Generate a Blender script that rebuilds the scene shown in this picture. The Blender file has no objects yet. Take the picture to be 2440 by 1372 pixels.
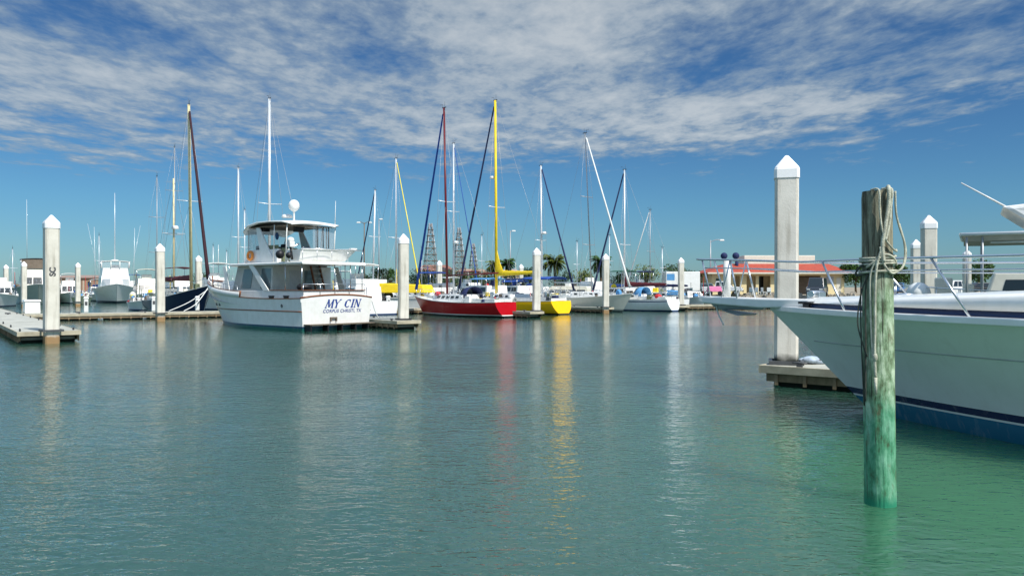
import bpy, bmesh, math, random
from mathutils import Vector, Matrix, noise
S = bpy.context.scene
COL = S.collection
R = math.radians
# ---------------------------------------------------------------- camera
EYE = 2.2
FPX = 1900.0
HZ = 684.0
cam_d = bpy.data.cameras.new("camera"); cam = bpy.data.objects.new("camera", cam_d); COL.objects.link(cam)
cam_d.sensor_width = 36.0; cam_d.lens = 36.0 * FPX / 2440.0
cam_d.clip_start = 0.1; cam_d.clip_end = 20000
cam.location = (0, 0, EYE); cam.rotation_euler = (R(90) - 2.0 / FPX, 0, 0)
S.camera = cam
S.view_settings.view_transform = 'Standard'; S.view_settings.look = 'None'
S.view_settings.gamma = 1; S.view_settings.exposure = 0.3
# ---------------------------------------------------------------- sun
SUN_AZ = Vector((0.67, -0.74)).normalized(); SUN_EL = R(50)
sd = bpy.data.lights.new("sun", 'SUN'); so = bpy.data.objects.new("sun", sd); COL.objects.link(so)
sd.energy = 4.3; sd.angle = R(0.53); sd.color = (1.0, 0.955, 0.88)
tosun = Vector((SUN_AZ.x * math.cos(SUN_EL), SUN_AZ.y * math.cos(SUN_EL), math.sin(SUN_EL)))
so.rotation_euler = tosun.to_track_quat('Z', 'Y').to_euler()
so.location = tosun * 200
# ---------------------------------------------------------------- sky with an altocumulus sheet
W = bpy.data.worlds.new("World"); S.world = W; W.use_nodes = True
def world():
    nt = W.node_tree; N = nt.nodes; L = nt.links; N.clear()
    def n(t, **k):
        x = N.new(t)
        for a, b in k.items(): setattr(x, a, b)
        return x
    def math_(op, a, b=None, c=None):
        x = n('ShaderNodeMath', operation=op)
        for i, v in enumerate((a, b, c)):
            if v is None: continue
            if hasattr(v, 'is_linked'): L.new(v, x.inputs[i])
            else: x.inputs[i].default_value = v
        return x.outputs[0]
    out = n('ShaderNodeOutputWorld'); bg = n('ShaderNodeBackground'); L.new(bg.outputs[0], out.inputs[0])
    sky = n('ShaderNodeTexSky', sky_type='NISHITA'); sky.sun_disc = False
    sky.sun_elevation = SUN_EL; sky.sun_rotation = math.atan2(SUN_AZ.x, SUN_AZ.y)
    sky.air_density = 1.0; sky.dust_density = 0.3; sky.ozone_density = 2.0; sky.altitude = 0
    tc = n('ShaderNodeTexCoord'); sep = n('ShaderNodeSeparateXYZ'); L.new(tc.outputs['Generated'], sep.inputs[0])
    z = sep.outputs[2]
    # deeper blue towards the horizon than the clear-air model gives
    rmp = n('ShaderNodeValToRGB'); L.new(z, rmp.inputs[0])
    e = rmp.color_ramp.elements
    e[0].position = 0.0; e[0].color = SKY_H + (1,)
    e[1].position = 1.0; e[1].color = (2.8, 2.6, 2.3, 1)  # sky overhead, out of view, raised to add fill on shaded hulls
    for p, c in SKY_STOPS:
        q = e.new(p); q.color = c + (1,)
    mul = n('ShaderNodeMix', data_type='RGBA', blend_type='MULTIPLY'); mul.inputs[0].default_value = 1
    L.new(sky.outputs[0], mul.inputs[6]); L.new(rmp.outputs[0], mul.inputs[7])
    # cloud sheet: the direction projected on a flat layer overhead
    zc = math_('MAXIMUM', z, 0.03)
    px = math_('DIVIDE', sep.outputs[0], zc); py = math_('DIVIDE', sep.outputs[1], zc)
    cmb = n('ShaderNodeCombineXYZ'); L.new(px, cmb.inputs[0]); L.new(py, cmb.inputs[1])
    def rot(ang, sx, sy, off=(0, 0, 0)):
        m = n('ShaderNodeMapping'); m.inputs['Rotation'].default_value = (0, 0, ang)
        m.inputs['Scale'].default_value = (sx, sy, 1); m.inputs['Location'].default_value = off
        L.new(cmb.outputs[0], m.inputs[0]); return m.outputs[0]
    def nz(v, sc, det, rough, dist=0.0):
        x = n('ShaderNodeTexNoise'); x.inputs['Scale'].default_value = sc; x.inputs['Detail'].default_value = det
        x.inputs['Roughness'].default_value = rough; x.inputs['Distortion'].default_value = dist
        L.new(v, x.inputs['Vector']); return x.outputs[0]
    big = nz(rot(0.5, 1.0, 0.8, CL_OFF), 0.55, 3, 0.5)
    mid = nz(rot(-0.5, 1.2, 0.8), 2.6, 8, 0.62, 0.3)
    fine = nz(rot(0.9, 1.6, 0.9), 8.0, 6, 0.6, 0.2)
    def blob(cx, cy, r, w):
        # a broad patch of thicker / thinner sheet at cloud-plane position (cx,cy)
        dx = math_('SUBTRACT', px, cx); dy = math_('SUBTRACT', py, cy)
        d2 = math_('ADD', math_('MULTIPLY', dx, dx), math_('MULTIPLY', math_('MULTIPLY', dy, dy), 0.45))
        g = math_('POWER', 2.718, math_('MULTIPLY', d2, -1.0 / (r * r)))
        return math_('MULTIPLY', g, w)
    s = math_('ADD', math_('MULTIPLY', big, 1.15), math_('MULTIPLY', mid, 1.15))
    s = math_('ADD', s, math_('MULTIPLY', fine, 0.60))
    for b in CL_BLOBS: s = math_('ADD', s, blob(*b))
    # the sheet ends at a ragged edge some way off
    dist = math_('SQRT', math_('ADD', math_('MULTIPLY', px, px), math_('MULTIPLY', py, py)))
    slope = math_('ADD', dist, math_('MULTIPLY', px, 0.22))
    ed = math_('ADD', math_('SUBTRACT', slope, CL_EDGE), math_('MULTIPLY', math_('SUBTRACT', mid, 0.5), -5.0))
    mr = n('ShaderNodeMapRange', interpolation_type='SMOOTHSTEP'); L.new(ed, mr.inputs[0])
    mr.inputs[1].default_value = -2.0; mr.inputs[2].default_value = 2.6; mr.inputs[3].default_value = 0.0; mr.inputs[4].default_value = 0.62
    s = math_('SUBTRACT', s, mr.outputs[0])
    dn = n('ShaderNodeMapRange', interpolation_type='SMOOTHSTEP'); L.new(s, dn.inputs[0])
    dn.inputs[1].default_value = CL_T0; dn.inputs[2].default_value = CL_T1; dn.inputs[3].default_value = 0; dn.inputs[4].default_value = CL_MAX
    # brightness of the cloud: thicker is whiter, with soft grey undersides
    lum = n('ShaderNodeValToRGB'); L.new(math_('MULTIPLY', math_('SUBTRACT', s, CL_T0), 1.1), lum.inputs[0])
    q = lum.color_ramp.elements
    q[0].position = 0.0; q[0].color = CL_C0 + (1,); q[1].position = 1.0; q[1].color = CL_C2 + (1,)
    w = q.new(0.5); w.color = CL_C1 + (1,)
    stg = n('ShaderNodeMix', data_type='RGBA'); L.new(dn.outputs[0], stg.inputs[0])
    sc = n('ShaderNodeMix', data_type='RGBA', blend_type='MULTIPLY'); sc.inputs[0].default_value = 1
    L.new(mul.outputs[2], sc.inputs[6]); sc.inputs[7].default_value = (1, 1, 1, 1)
    L.new(sc.outputs[2], stg.inputs[6])
    cl = n('ShaderNodeMix', data_type='RGBA', blend_type='MULTIPLY'); cl.inputs[0].default_value = 1
    L.new(lum.outputs[0], cl.inputs[6]); gz = n('ShaderNodeMapRange', interpolation_type='SMOOTHSTEP'); L.new(z, gz.inputs[0]); gz.inputs[1].default_value = 0.36; gz.inputs[2].default_value = 0.6; gz.inputs[3].default_value = CL_GAIN; gz.inputs[4].default_value = CL_GAIN * 2.6  # unseen overhead clouds get extra gain, added for the same fill
    L.new(gz.outputs[0], cl.inputs[7])
    L.new(cl.outputs[2], stg.inputs[7])
    L.new(stg.outputs[2], bg.inputs[0]); bg.inputs[1].default_value = 0.10
SKY_H = (0.29, 0.48, 0.66)
SKY_STOPS = [(0.1, (0.26, 0.50, 0.68)), (0.2, (0.23, 0.44, 0.64)), (0.34, (0.20, 0.39, 0.60)), (0.42, (0.5, 0.65, 0.85)), (0.55, (2.0, 1.9, 1.8))]
CL_OFF = (3.1, 1.7, 0); CL_EDGE = 6.2; CL_T0 = 1.12; CL_T1 = 1.78; CL_MAX = 0.84; CL_GAIN = 8.0
CL_C0 = (0.22, 0.33, 0.45); CL_C1 = (0.31, 0.40, 0.49); CL_C2 = (0.58, 0.63, 0.66)
CL_BLOBS = [(-2.6, 4.4, 1.3, 0.22), (-0.9, 3.3, 0.9, 0.12), (0.15, 2.9, 0.40, 0.30), (0.85, 3.55, 0.36, -0.50), (-1.66, 3.0, 0.26, -0.42), (-0.49, 3.5, 0.2, -0.35), (1.75, 3.5, 0.40, -0.28), (1.3, 2.8, 0.5, 0.12), (0.0, 4.6, 1.3, 0.2), (1.3, 4.7, 0.9, 0.22), (0.3, 5.6, 1.0, 0.15)]
world()

# ---------------------------------------------------------------- placing by photo pixel
def at(px, py, Y): return Vector(((px - 1220) / FPX * Y, Y, EYE + (HZ - py) / FPX * Y))
def wl(px, py, z=0.0):
    Y = (EYE - z) * FPX / (py - HZ); return Vector(((px - 1220) / FPX * Y, Y, z))
def hd(deg): return Vector((math.cos(R(deg)), math.sin(R(deg)), 0))

# ---------------------------------------------------------------- materials
def mat(name, col, rough=0.5, metal=0.0, vary=0.12, scale=3.0, streak=0.0, bump=0.0, bscale=40.0, dirt=None, spec=0.5, coat=0.0, bands=None, coord='Object', alpha=1.0, trans=0.0, ior=1.45, translucent=0.0):
    m = bpy.data.materials.new(name); m.use_nodes = True
    nt = m.node_tree; N = nt.nodes; L = nt.links; b = N['Principled BSDF']
    b.inputs['Roughness'].default_value = rough; b.inputs['Metallic'].default_value = metal
    b.inputs['Specular IOR Level'].default_value = spec; b.inputs['Coat Weight'].default_value = coat
    b.inputs['Alpha'].default_value = alpha; b.inputs['Transmission Weight'].default_value = trans; b.inputs['IOR'].default_value = ior
    tc = N.new('ShaderNodeTexCoord'); vec = tc.outputs[coord]
    src = None
    if bands:                                   # constant colour bands by height above the water
        sp = N.new('ShaderNodeSeparateXYZ'); L.new(vec, sp.inputs[0])
        mr = N.new('ShaderNodeMapRange'); L.new(sp.outputs[2], mr.inputs[0])
        z0, z1 = -1.0, 3.0
        mr.inputs[1].default_value = z0; mr.inputs[2].default_value = z1
        cr = N.new('ShaderNodeValToRGB'); cr.color_ramp.interpolation = 'CONSTANT'; L.new(mr.outputs[0], cr.inputs[0])
        e = cr.color_ramp.elements; e[0].position = 0; e[0].color = bands[0][1] + (1,)
        e[1].position = (bands[1][0] - z0) / (z1 - z0); e[1].color = bands[1][1] + (1,)
        for z, c in bands[2:]:
            x = e.new((z - z0) / (z1 - z0)); x.color = c + (1,)
        src = cr.outputs[0]
    def mixin(fac_out, c2, src, amt=1.0, lo=0.4, hi=0.7):
        mr = N.new('ShaderNodeMapRange'); L.new(fac_out, mr.inputs[0]); mr.inputs[1].default_value = lo; mr.inputs[2].default_value = hi
        mr.inputs[3].default_value = 0; mr.inputs[4].default_value = amt
        mx = N.new('ShaderNodeMix'); mx.data_type = 'RGBA'; L.new(mr.outputs[0], mx.inputs[0])
        if src: L.new(src, mx.inputs[6])
        else: mx.inputs[6].default_value = tuple(col) + (1,)
        if isinstance(c2, tuple): mx.inputs[7].default_value = c2 + (1,)
        else: L.new(c2, mx.inputs[7])
        return mx.outputs[2]
    def nz(sc, det=5, scl=(1, 1, 1), rough_=0.6):
        mp = N.new('ShaderNodeMapping'); mp.inputs['Scale'].default_value = scl; L.new(vec, mp.inputs[0])
        t = N.new('ShaderNodeTexNoise'); t.inputs['Scale'].default_value = sc; t.inputs['Detail'].default_value = det
        t.inputs['Roughness'].default_value = rough_; L.new(mp.outputs[0], t.inputs['Vector']); return t.outputs[0]
    if vary > 0:
        t = nz(scale)
        dk = N.new('ShaderNodeMix'); dk.data_type = 'RGBA'; dk.blend_type = 'MULTIPLY'; dk.inputs[0].default_value = 1
        if src: L.new(src, dk.inputs[6])
        else: dk.inputs[6].default_value = tuple(col) + (1,)
        v = 1 - vary * 2; dk.inputs[7].default_value = (v, v, v * 0.98, 1)
        src = mixin(t, dk.outputs[2], src, 1.0, 0.35, 0.7)
    if streak > 0:
        t = nz(1.0, 4, (7, 7, 0.5))
        src = mixin(t, dirt or (0.25, 0.2, 0.13), src, streak, 0.52, 0.78)
    if src: L.new(src, b.inputs['Base Color'])
    else: b.inputs['Base Color'].default_value = tuple(col) + (1,)
    if bump > 0:
        t = nz(bscale, 4); bp = N.new('ShaderNodeBump'); bp.inputs['Strength'].default_value = bump; bp.inputs['Distance'].default_value = 0.01
        L.new(t, bp.inputs['Height']); L.new(bp.outputs[0], b.inputs['Normal'])
    return m
WHITE = (0.80, 0.80, 0.77)
M = dict(
    white=mat('white_gelcoat', WHITE, 0.28, vary=0.05, streak=0.12, dirt=(0.5, 0.42, 0.3), coat=0.3),
    white2=mat('white_paint', (0.74, 0.75, 0.72), 0.4, vary=0.07, scale=5),
    cream=mat('cream_gelcoat', (0.72, 0.69, 0.58), 0.35, vary=0.06),
    grey=mat('grey_deck', (0.45, 0.46, 0.45), 0.6, vary=0.1),
    dgrey=mat('dark_grey', (0.08, 0.085, 0.09), 0.5, vary=0.1),
    black=mat('black_rubber', (0.012, 0.012, 0.014), 0.5, vary=0.1),
    glass=mat('dark_glass', (0.02, 0.028, 0.03), 0.08, vary=0.0, spec=0.8),
    steel=mat('stainless', (0.62, 0.64, 0.66), 0.25, 0.9, vary=0.04),
    alu=mat('aluminium_mast', (0.72, 0.75, 0.77), 0.35, 0.3, vary=0.05),
    alud=mat('grey_mast', (0.36, 0.38, 0.40), 0.4, 0.3, vary=0.06),
    teak=mat('varnished_teak', (0.23, 0.085, 0.035), 0.35, vary=0.15, scale=9),
    wood=mat('spruce_mast', (0.72, 0.62, 0.34), 0.4, vary=0.12, scale=4),
    redmast=mat('dark_red_mast', (0.15, 0.008, 0.012), 0.35, vary=0.08),
    maroon=mat('maroon_canvas', (0.13, 0.018, 0.026), 0.8, vary=0.15),
    navy=mat('navy_canvas', (0.012, 0.022, 0.09), 0.8, vary=0.15),
    navyp=mat('navy_paint', (0.012, 0.03, 0.10), 0.3, vary=0.05),
    blue=mat('blue_canvas', (0.015, 0.07, 0.33), 0.75, vary=0.15),
    lblue=mat('light_blue_canvas', (0.09, 0.30, 0.58), 0.75, vary=0.1),
    yellow=mat('yellow_canvas', (0.86, 0.62, 0.015), 0.65, vary=0.08),
    yellowp=mat('yellow_paint', (0.80, 0.66, 0.03), 0.3, vary=0.05),
    tan=mat('tan_canvas', (0.17, 0.135, 0.10), 0.85, vary=0.12),
    green=mat('green_canvas', (0.02, 0.11, 0.07), 0.8, vary=0.12),
    sail=mat('sailcloth', (0.76, 0.77, 0.74), 0.7, vary=0.06),
    orange=mat('orange_ring', (0.8, 0.28, 0.05), 0.5, vary=0.1),
    red=mat('red_plastic', (0.6, 0.03, 0.03), 0.4, vary=0.1),
    pink=mat('pink_canvas', (0.8, 0.22, 0.42), 0.7, vary=0.1),
    rope=mat('weathered_rope', (0.60, 0.60, 0.47), 0.9, vary=0.25, scale=14, bump=0.8, bscale=90),
    roped=mat('dark_rope', (0.07, 0.075, 0.06), 0.9, vary=0.2, scale=14),
    clear=mat('clear_vinyl', (0.5, 0.56, 0.6), 0.1, vary=0.0, alpha=0.16),
    olive=mat('olive_cushion', (0.16, 0.19, 0.11), 0.8, vary=0.2),
    vblue=mat('blue_disc', (0.02, 0.12, 0.36), 0.5, vary=0.1),
)
# ---------------------------------------------------------------- mesh building
class MB:
    def __init__(s): s.v = []; s.f = []; s.sm = []
    def add(s, vs, fs, smooth=False):
        o = len(s.v); s.v += [tuple(v) for v in vs]
        for f in fs: s.f.append(tuple(i + o for i in f)); s.sm.append(smooth)
        return s
    def box(s, x0, x1, y0, y1, z0, z1, tx=0.0, ty=0.0, mtx=None):
        # tx, ty pull the top edges inwards
        vs = [(x0, y0, z0), (x1, y0, z0), (x1, y1, z0), (x0, y1, z0), (x0 + tx, y0 + ty, z1), (x1 - tx, y0 + ty, z1), (x1 - tx, y1 - ty, z1), (x0 + tx, y1 - ty, z1)]
        if mtx: vs = [mtx @ Vector(v) for v in vs]
        return s.add(vs, [(0, 3, 2, 1), (4, 5, 6, 7), (0, 1, 5, 4), (1, 2, 6, 5), (2, 3, 7, 6), (3, 0, 4, 7)])
    def hexa(s, vs): return s.add(vs, [(0, 3, 2, 1), (4, 5, 6, 7), (0, 1, 5, 4), (1, 2, 6, 5), (2, 3, 7, 6), (3, 0, 4, 7)])
    def path(s, pts, r, n=8, smooth=0, r1=None, closed=False, flat=1.0):
        P = [Vector(p) for p in pts]
        if smooth:
            Q = []
            for i in range(len(P) - 1):
                a, b, c, d = P[max(i - 1, 0)], P[i], P[i + 1], P[min(i + 2, len(P) - 1)]
                for k in range(smooth):
                    t = k / smooth
                    Q.append(0.5 * ((2 * b) + (c - a) * t + (2 * a - 5 * b + 4 * c - d) * t * t + (3 * b - a - 3 * c + d) * t ** 3))
            Q.append(P[-1]); P = Q
        m = len(P); vs = []; fs = []
        up = None
        for i, p in enumerate(P):
            if closed: t = P[(i + 1) % m] - P[(i - 1) % m]
            else: t = P[min(i + 1, m - 1)] - P[max(i - 1, 0)]
            if t.length < 1e-9: t = Vector((0, 0, 1))
            t.normalize()
            if up is None:
                up = Vector((0, 0, 1)) if abs(t.z) < 0.9 else Vector((1, 0, 0))
            a = (up - t * up.dot(t))
            if a.length < 1e-6: a = t.orthogonal()
            a.normalize(); up = a; b = t.cross(a)
            rr = r if r1 is None else r + (r1 - r) * i / (m - 1)
            for k in range(n):
                an = 2 * math.pi * k / n
                vs.append(p + a * math.cos(an) * rr + b * math.sin(an) * rr * flat)
        for i in range(m if closed else m - 1):
            j = (i + 1) % m
            for k in range(n): fs.append((i * n + k, i * n + (k + 1) % n, j * n + (k + 1) % n, j * n + k))
        o = len(s.v)
        s.add(vs, fs, True)
        if not closed:
            s.f.append(tuple(o + k for k in reversed(range(n)))); s.sm.append(False)
            s.f.append(tuple(o + (m - 1) * n + k for k in range(n))); s.sm.append(False)
        return s
    def loft(s, rings, closed=True, caps=True, smooth=True):
        n = len(rings[0]); o = len(s.v); vs = [v for r in rings for v in r]; fs = []
        for i in range(len(rings) - 1):
            for k in range(n if closed else n - 1):
                fs.append((i * n + k, i * n + (k + 1) % n, (i + 1) * n + (k + 1) % n, (i + 1) * n + k))
        s.add(vs, fs, smooth)
        if caps:
            s.add(rings[0], [tuple(reversed(range(n)))]); s.add(rings[-1], [tuple(range(n))])
        return s
    def lathe(s, prof, c=(0, 0, 0), n=16, smooth=True, sides=None, ang0=0.0):
        rings = []
        for r, z in prof:
            rings.append([(c[0] + r * math.cos(ang0 + 2 * math.pi * k / n), c[1] + r * math.sin(ang0 + 2 * math.pi * k / n), c[2] + z) for k in range(n)])
        return s.loft(rings, True, True, smooth)
    def sphere(s, c, r, nu=16, nv=10, sc=(1, 1, 1)):
        rings = []
        for j in range(nv + 1):
            th = math.pi * (j / nv - 0.5); th = max(min(th, 1.55), -1.55)
            rings.append([(c[0] + sc[0] * r * math.cos(th) * math.cos(2 * math.pi * k / nu), c[1] + sc[1] * r * math.cos(th) * math.sin(2 * math.pi * k / nu), c[2] + sc[2] * r * math.sin(th)) for k in range(nu)])
        return s.loft(rings)
    def prism(s, poly, a, b, axis='y', smooth=False):
        def m(p, h):
            if axis == 'y': return (p[0], h, p[1])
            if axis == 'x': return (h, p[0], p[1])
            return (p[0], p[1], h)
        n = len(poly); vs = [m(p, a) for p in poly] + [m(p, b) for p in poly]
        fs = [tuple(reversed(range(n))), tuple(range(n, 2 * n))] + [(i, (i + 1) % n, n + (i + 1) % n, n + i) for i in range(n)]
        return s.add(vs, fs, smooth)
    def build(s, name, m, parent=None, bevel=0.0, recalc=True, loc=None):
        me = bpy.data.meshes.new(name); me.from_pydata(s.v, [], s.f); me.update()
        for p, q in zip(me.polygons, s.sm): p.use_smooth = q
        if recalc:
            bm = bmesh.new(); bm.from_mesh(me); bmesh.ops.recalc_face_normals(bm, faces=bm.faces); bm.to_mesh(me); bm.free()
        o = bpy.data.objects.new(name, me); COL.objects.link(o)
        if m is not None: me.materials.append(M[m] if isinstance(m, str) else m)
        if parent is not None: o.parent = parent
        if loc is not None: o.location = loc
        if bevel:
            bv = o.modifiers.new('bevel', 'BEVEL'); bv.width = bevel; bv.segments = 2; bv.limit_method = 'ANGLE'
        return o
def tag(o, label=None, cat=None, group=None, kind=None):
    if label: o['label'] = label
    if cat: o['category'] = cat
    if group: o['group'] = group
    if kind: o['kind'] = kind
    return o
def empty(name, loc, head=0.0, label=None, cat=None, group=None):
    o = bpy.data.objects.new(name, None); COL.objects.link(o); o.location = loc; o.rotation_euler = (0, 0, R(head))
    o.empty_display_size = 0.3
    return tag(o, label, cat, group)
def copy_tree(o, parent=None):
    c = o.copy(); COL.objects.link(c)
    if parent is not None: c.parent = parent
    for ch in list(o.children): copy_tree(ch, c)
    return c
def text_mesh(body, size, shear=0.0, offset=0.0, spacing=1.0):
    cu = bpy.data.curves.new('t', 'FONT'); cu.body = body; cu.size = size; cu.shear = shear; cu.offset = offset
    cu.align_x = 'CENTER'; cu.align_y = 'CENTER'; cu.space_character = spacing; cu.extrude = 0.002
    ob = bpy.data.objects.new('t', cu); COL.objects.link(ob)
    dg = bpy.context.evaluated_depsgraph_get(); me = bpy.data.meshes.new_from_object(ob.evaluated_get(dg))
    bpy.data.objects.remove(ob); return me

# ---------------------------------------------------------------- the setting: water, sea bed, shore
def water():
    m = bpy.data.materials.new('harbour_water'); m.use_nodes = True
    nt = m.node_tree; N = nt.nodes; L = nt.links; b = N['Principled BSDF']
    b.inputs['Roughness'].default_value = 0.06; b.inputs['IOR'].default_value = 1.58
    b.subsurface_method = 'BURLEY'; b.inputs['Subsurface Weight'].default_value = 1.0; b.inputs['Subsurface Radius'].default_value = (0.6, 1.0, 0.9); b.inputs['Subsurface Scale'].default_value = 4.0
    tc = N.new('ShaderNodeTexCoord'); v = tc.outputs['Object']
    def nz(sc, det, scl=(1, 1, 1), rot=0.0, dist=0.0, rough=0.5):
        mp = N.new('ShaderNodeMapping'); mp.inputs['Scale'].default_value = scl; mp.inputs['Rotation'].default_value = (0, 0, rot); L.new(v, mp.inputs[0])
        t = N.new('ShaderNodeTexNoise'); t.inputs['Scale'].default_value = sc; t.inputs['Detail'].default_value = det
        t.inputs['Distortion'].default_value = dist; t.inputs['Roughness'].default_value = rough
        L.new(mp.outputs[0], t.inputs['Vector']); return t.outputs[0]
    def ma(op, a, c):
        x = N.new('ShaderNodeMath'); x.operation = op
        for i, q in enumerate((a, c)):
            if hasattr(q, 'is_linked'): L.new(q, x.inputs[i])
            else: x.inputs[i].default_value = q
        return x.outputs[0]
    murk = nz(0.09, 3)
    cr = N.new('ShaderNodeValToRGB'); L.new(murk, cr.inputs[0]); e = cr.color_ramp.elements
    e[0].position = 0.35; e[0].color = W_C0 + (1,); e[1].position = 0.65; e[1].color = W_C1 + (1,)
    L.new(cr.outputs[0], b.inputs['Base Color'])
    def ridge(x, a): return ma('MULTIPLY', ma('SUBTRACT', 1.0, ma('ABSOLUTE', ma('SUBTRACT', ma('MULTIPLY', x, 2.0), 1.0), 0.0)), a)
    h = ma('ADD', ma('MULTIPLY', nz(1.1, 3, (0.8, 1.3, 1), 0.35, 0.4), 0.045), ridge(nz(3.6, 2, (0.75, 1.4, 1), -0.2, 0.4), 0.021))
    h = ma('ADD', h, ridge(nz(1.7, 2, (0.6, 1.5, 1), 0.25, 0.5), 0.022))
    h = ma('ADD', h, ridge(nz(9.0, 2, (0.8, 1.3, 1), 0.5, 0.4, 0.5), 0.0115))
    h = ma('ADD', h, ma('MULTIPLY', nz(0.3, 2, (1, 1, 1), 0.1, 0.3), 0.05))
    gust = nz(0.11, 4, (0.6, 1.3, 1), 0.3, 0.6)
    mr = N.new('ShaderNodeMapRange'); L.new(gust, mr.inputs[0]); mr.inputs[1].default_value = 0.36; mr.inputs[2].default_value = 0.64
    mr.inputs[3].default_value = 0.45; mr.inputs[4].default_value = 1.25
    bp = N.new('ShaderNodeBump'); bp.inputs['Distance'].default_value = 1.0; L.new(h, bp.inputs['Height'])
    sp = N.new('ShaderNodeSeparateXYZ'); L.new(v, sp.inputs[0])
    # calmer in the lee of the docks and beside the big hull
    far = N.new('ShaderNodeMapRange'); far.interpolation_type = 'SMOOTHSTEP'; L.new(sp.outputs[1], far.inputs[0]); far.inputs[1].default_value = 12; far.inputs[2].default_value = 45; far.inputs[3].default_value = 1.0; far.inputs[4].default_value = 0.27
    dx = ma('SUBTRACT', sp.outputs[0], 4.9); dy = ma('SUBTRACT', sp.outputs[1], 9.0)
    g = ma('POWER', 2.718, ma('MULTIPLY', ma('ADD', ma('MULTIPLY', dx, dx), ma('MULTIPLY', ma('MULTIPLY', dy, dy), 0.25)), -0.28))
    hull_refl = N.new('ShaderNodeMix'); hull_refl.data_type = 'RGBA'; L.new(ma('POWER', g, 0.55), hull_refl.inputs[0]); L.new(cr.outputs[0], hull_refl.inputs[6]); hull_refl.inputs[7].default_value = (0.044, 0.150, 0.074, 1); L.new(hull_refl.outputs[2], b.inputs['Base Color'])  # green painted into the base colour where the hull blocks the sky reflection
    lee = ma('SUBTRACT', 1.0, ma('MULTIPLY', g, 0.72))
    L.new(ma('MULTIPLY', ma('MULTIPLY', ma('MULTIPLY', mr.outputs[0], W_STR), far.outputs[0]), lee), bp.inputs['Strength'])
    L.new(bp.outputs[0], b.inputs['Normal'])
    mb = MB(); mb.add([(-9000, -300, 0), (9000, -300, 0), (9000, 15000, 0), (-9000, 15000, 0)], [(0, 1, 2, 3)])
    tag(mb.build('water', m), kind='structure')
W_C0 = (0.025, 0.074, 0.053); W_C1 = (0.031, 0.090, 0.062); W_STR = 1.0
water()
SHORE = [(-260, 240), (-120, 190), (-30, 150), (22, 118), (38, 103), (60, 96), (90, 90), (200, 70)]
def land():
    g = mat('packed_shell_ground', (0.34, 0.29, 0.21), 0.95, vary=0.2, scale=0.15)
    mb = MB(); n = len(SHORE)
    top = [(x, y, 1.15) for x, y in SHORE]; far = [(x * 14 if x < 0 else x * 14 + 900, 9000, 1.15) for x, y in SHORE]
    bot = [(x, y - 2.6, -0.6) for x, y in SHORE]
    for i in range(n - 1):
        mb.add([top[i], top[i + 1], far[i + 1], far[i]], [(0, 1, 2, 3)])
        mb.add([bot[i], bot[i + 1], top[i + 1], top[i]], [(0, 1, 2, 3)])
    tag(mb.build('ground', g, recalc=False), kind='structure')
    rk = mat('riprap_rock', (0.42, 0.37, 0.29), 0.95, vary=0.3, scale=0.8)
    mb = MB(); rnd = random.Random(3)
    for i in range(2, n - 1):
        a, b_ = Vector(SHORE[i]), Vector(SHORE[i + 1]); k = int((b_ - a).length * 5)
        for j in range(k):
            t = rnd.random(); p = a.lerp(b_, t); q = rnd.random(); s_ = rnd.uniform(0.18, 0.5)
            c = Vector((p.x, p.y - 2.6 * (1 - q), -0.5 + 1.65 * q + 0.05))
            rot = Matrix.Rotation(rnd.random() * 6, 3, (rnd.random(), rnd.random(), rnd.random()))
            vs = [c + rot @ Vector((sx * s_ * rnd.uniform(.6, 1), sy * s_ * rnd.uniform(.6, 1), sz * s_ * rnd.uniform(.5, .8))) for sz in (-1, 1) for sx, sy in ((-1, -1), (1, -1), (1, 1), (-1, 1))]
            mb.hexa(vs)
    tag(mb.build('rocks', rk), 'pale broken rocks piled along the foot of the shore', 'rocks', kind='stuff')
land()

# ---------------------------------------------------------------- pilings
def pile_mat(name, base, wet, wet_h):
    m = mat(name, base, 0.85, vary=0.10, scale=1.6, streak=0.7, dirt=(0.24, 0.21, 0.15), bump=0.5, bscale=30,)
    N = m.node_tree.nodes; L = m.node_tree.links; b = N['Principled BSDF']
    prev = b.inputs['Base Color'].links[0].from_socket
    tc = N.new('ShaderNodeTexCoord'); sp = N.new('ShaderNodeSeparateXYZ'); L.new(tc.outputs['Object'], sp.inputs[0])
    t = N.new('ShaderNodeTexNoise'); t.inputs['Scale'].default_value = 5; L.new(tc.outputs['Object'], t.inputs['Vector'])
    a = N.new('ShaderNodeMath'); a.operation = 'MULTIPLY_ADD'; L.new(t.outputs[0], a.inputs[0]); a.inputs[1].default_value = 0.18; L.new(sp.outputs[2], a.inputs[2])
    mr = N.new('ShaderNodeMapRange'); L.new(a.outputs[0], mr.inputs[0]); mr.inputs[1].default_value = wet_h; mr.inputs[2].default_value = wet_h + 0.14; mr.inputs[3].default_value = 1; mr.inputs[4].default_value = 0
    mx = N.new('ShaderNodeMix'); mx.data_type = 'RGBA'; L.new(mr.outputs[0], mx.inputs[0]); L.new(prev, mx.inputs[6]); mx.inputs[7].default_value = wet + (1,)
    L.new(mx.outputs[2], b.inputs['Base Color']); return m
PM_TAN = pile_mat('concrete_pile', (0.70, 0.67, 0.58), (0.30, 0.19, 0.09), 0.33)
PM_DARK = pile_mat('concrete_pile_mossy', (0.72, 0.69, 0.61), (0.022, 0.028, 0.02), 0.50)
CAPM = mat('white_fibreglass_cap', (0.86, 0.86, 0.85), 0.35, vary=0.03, coat=0.2)
PILE_H = 5.02
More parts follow.
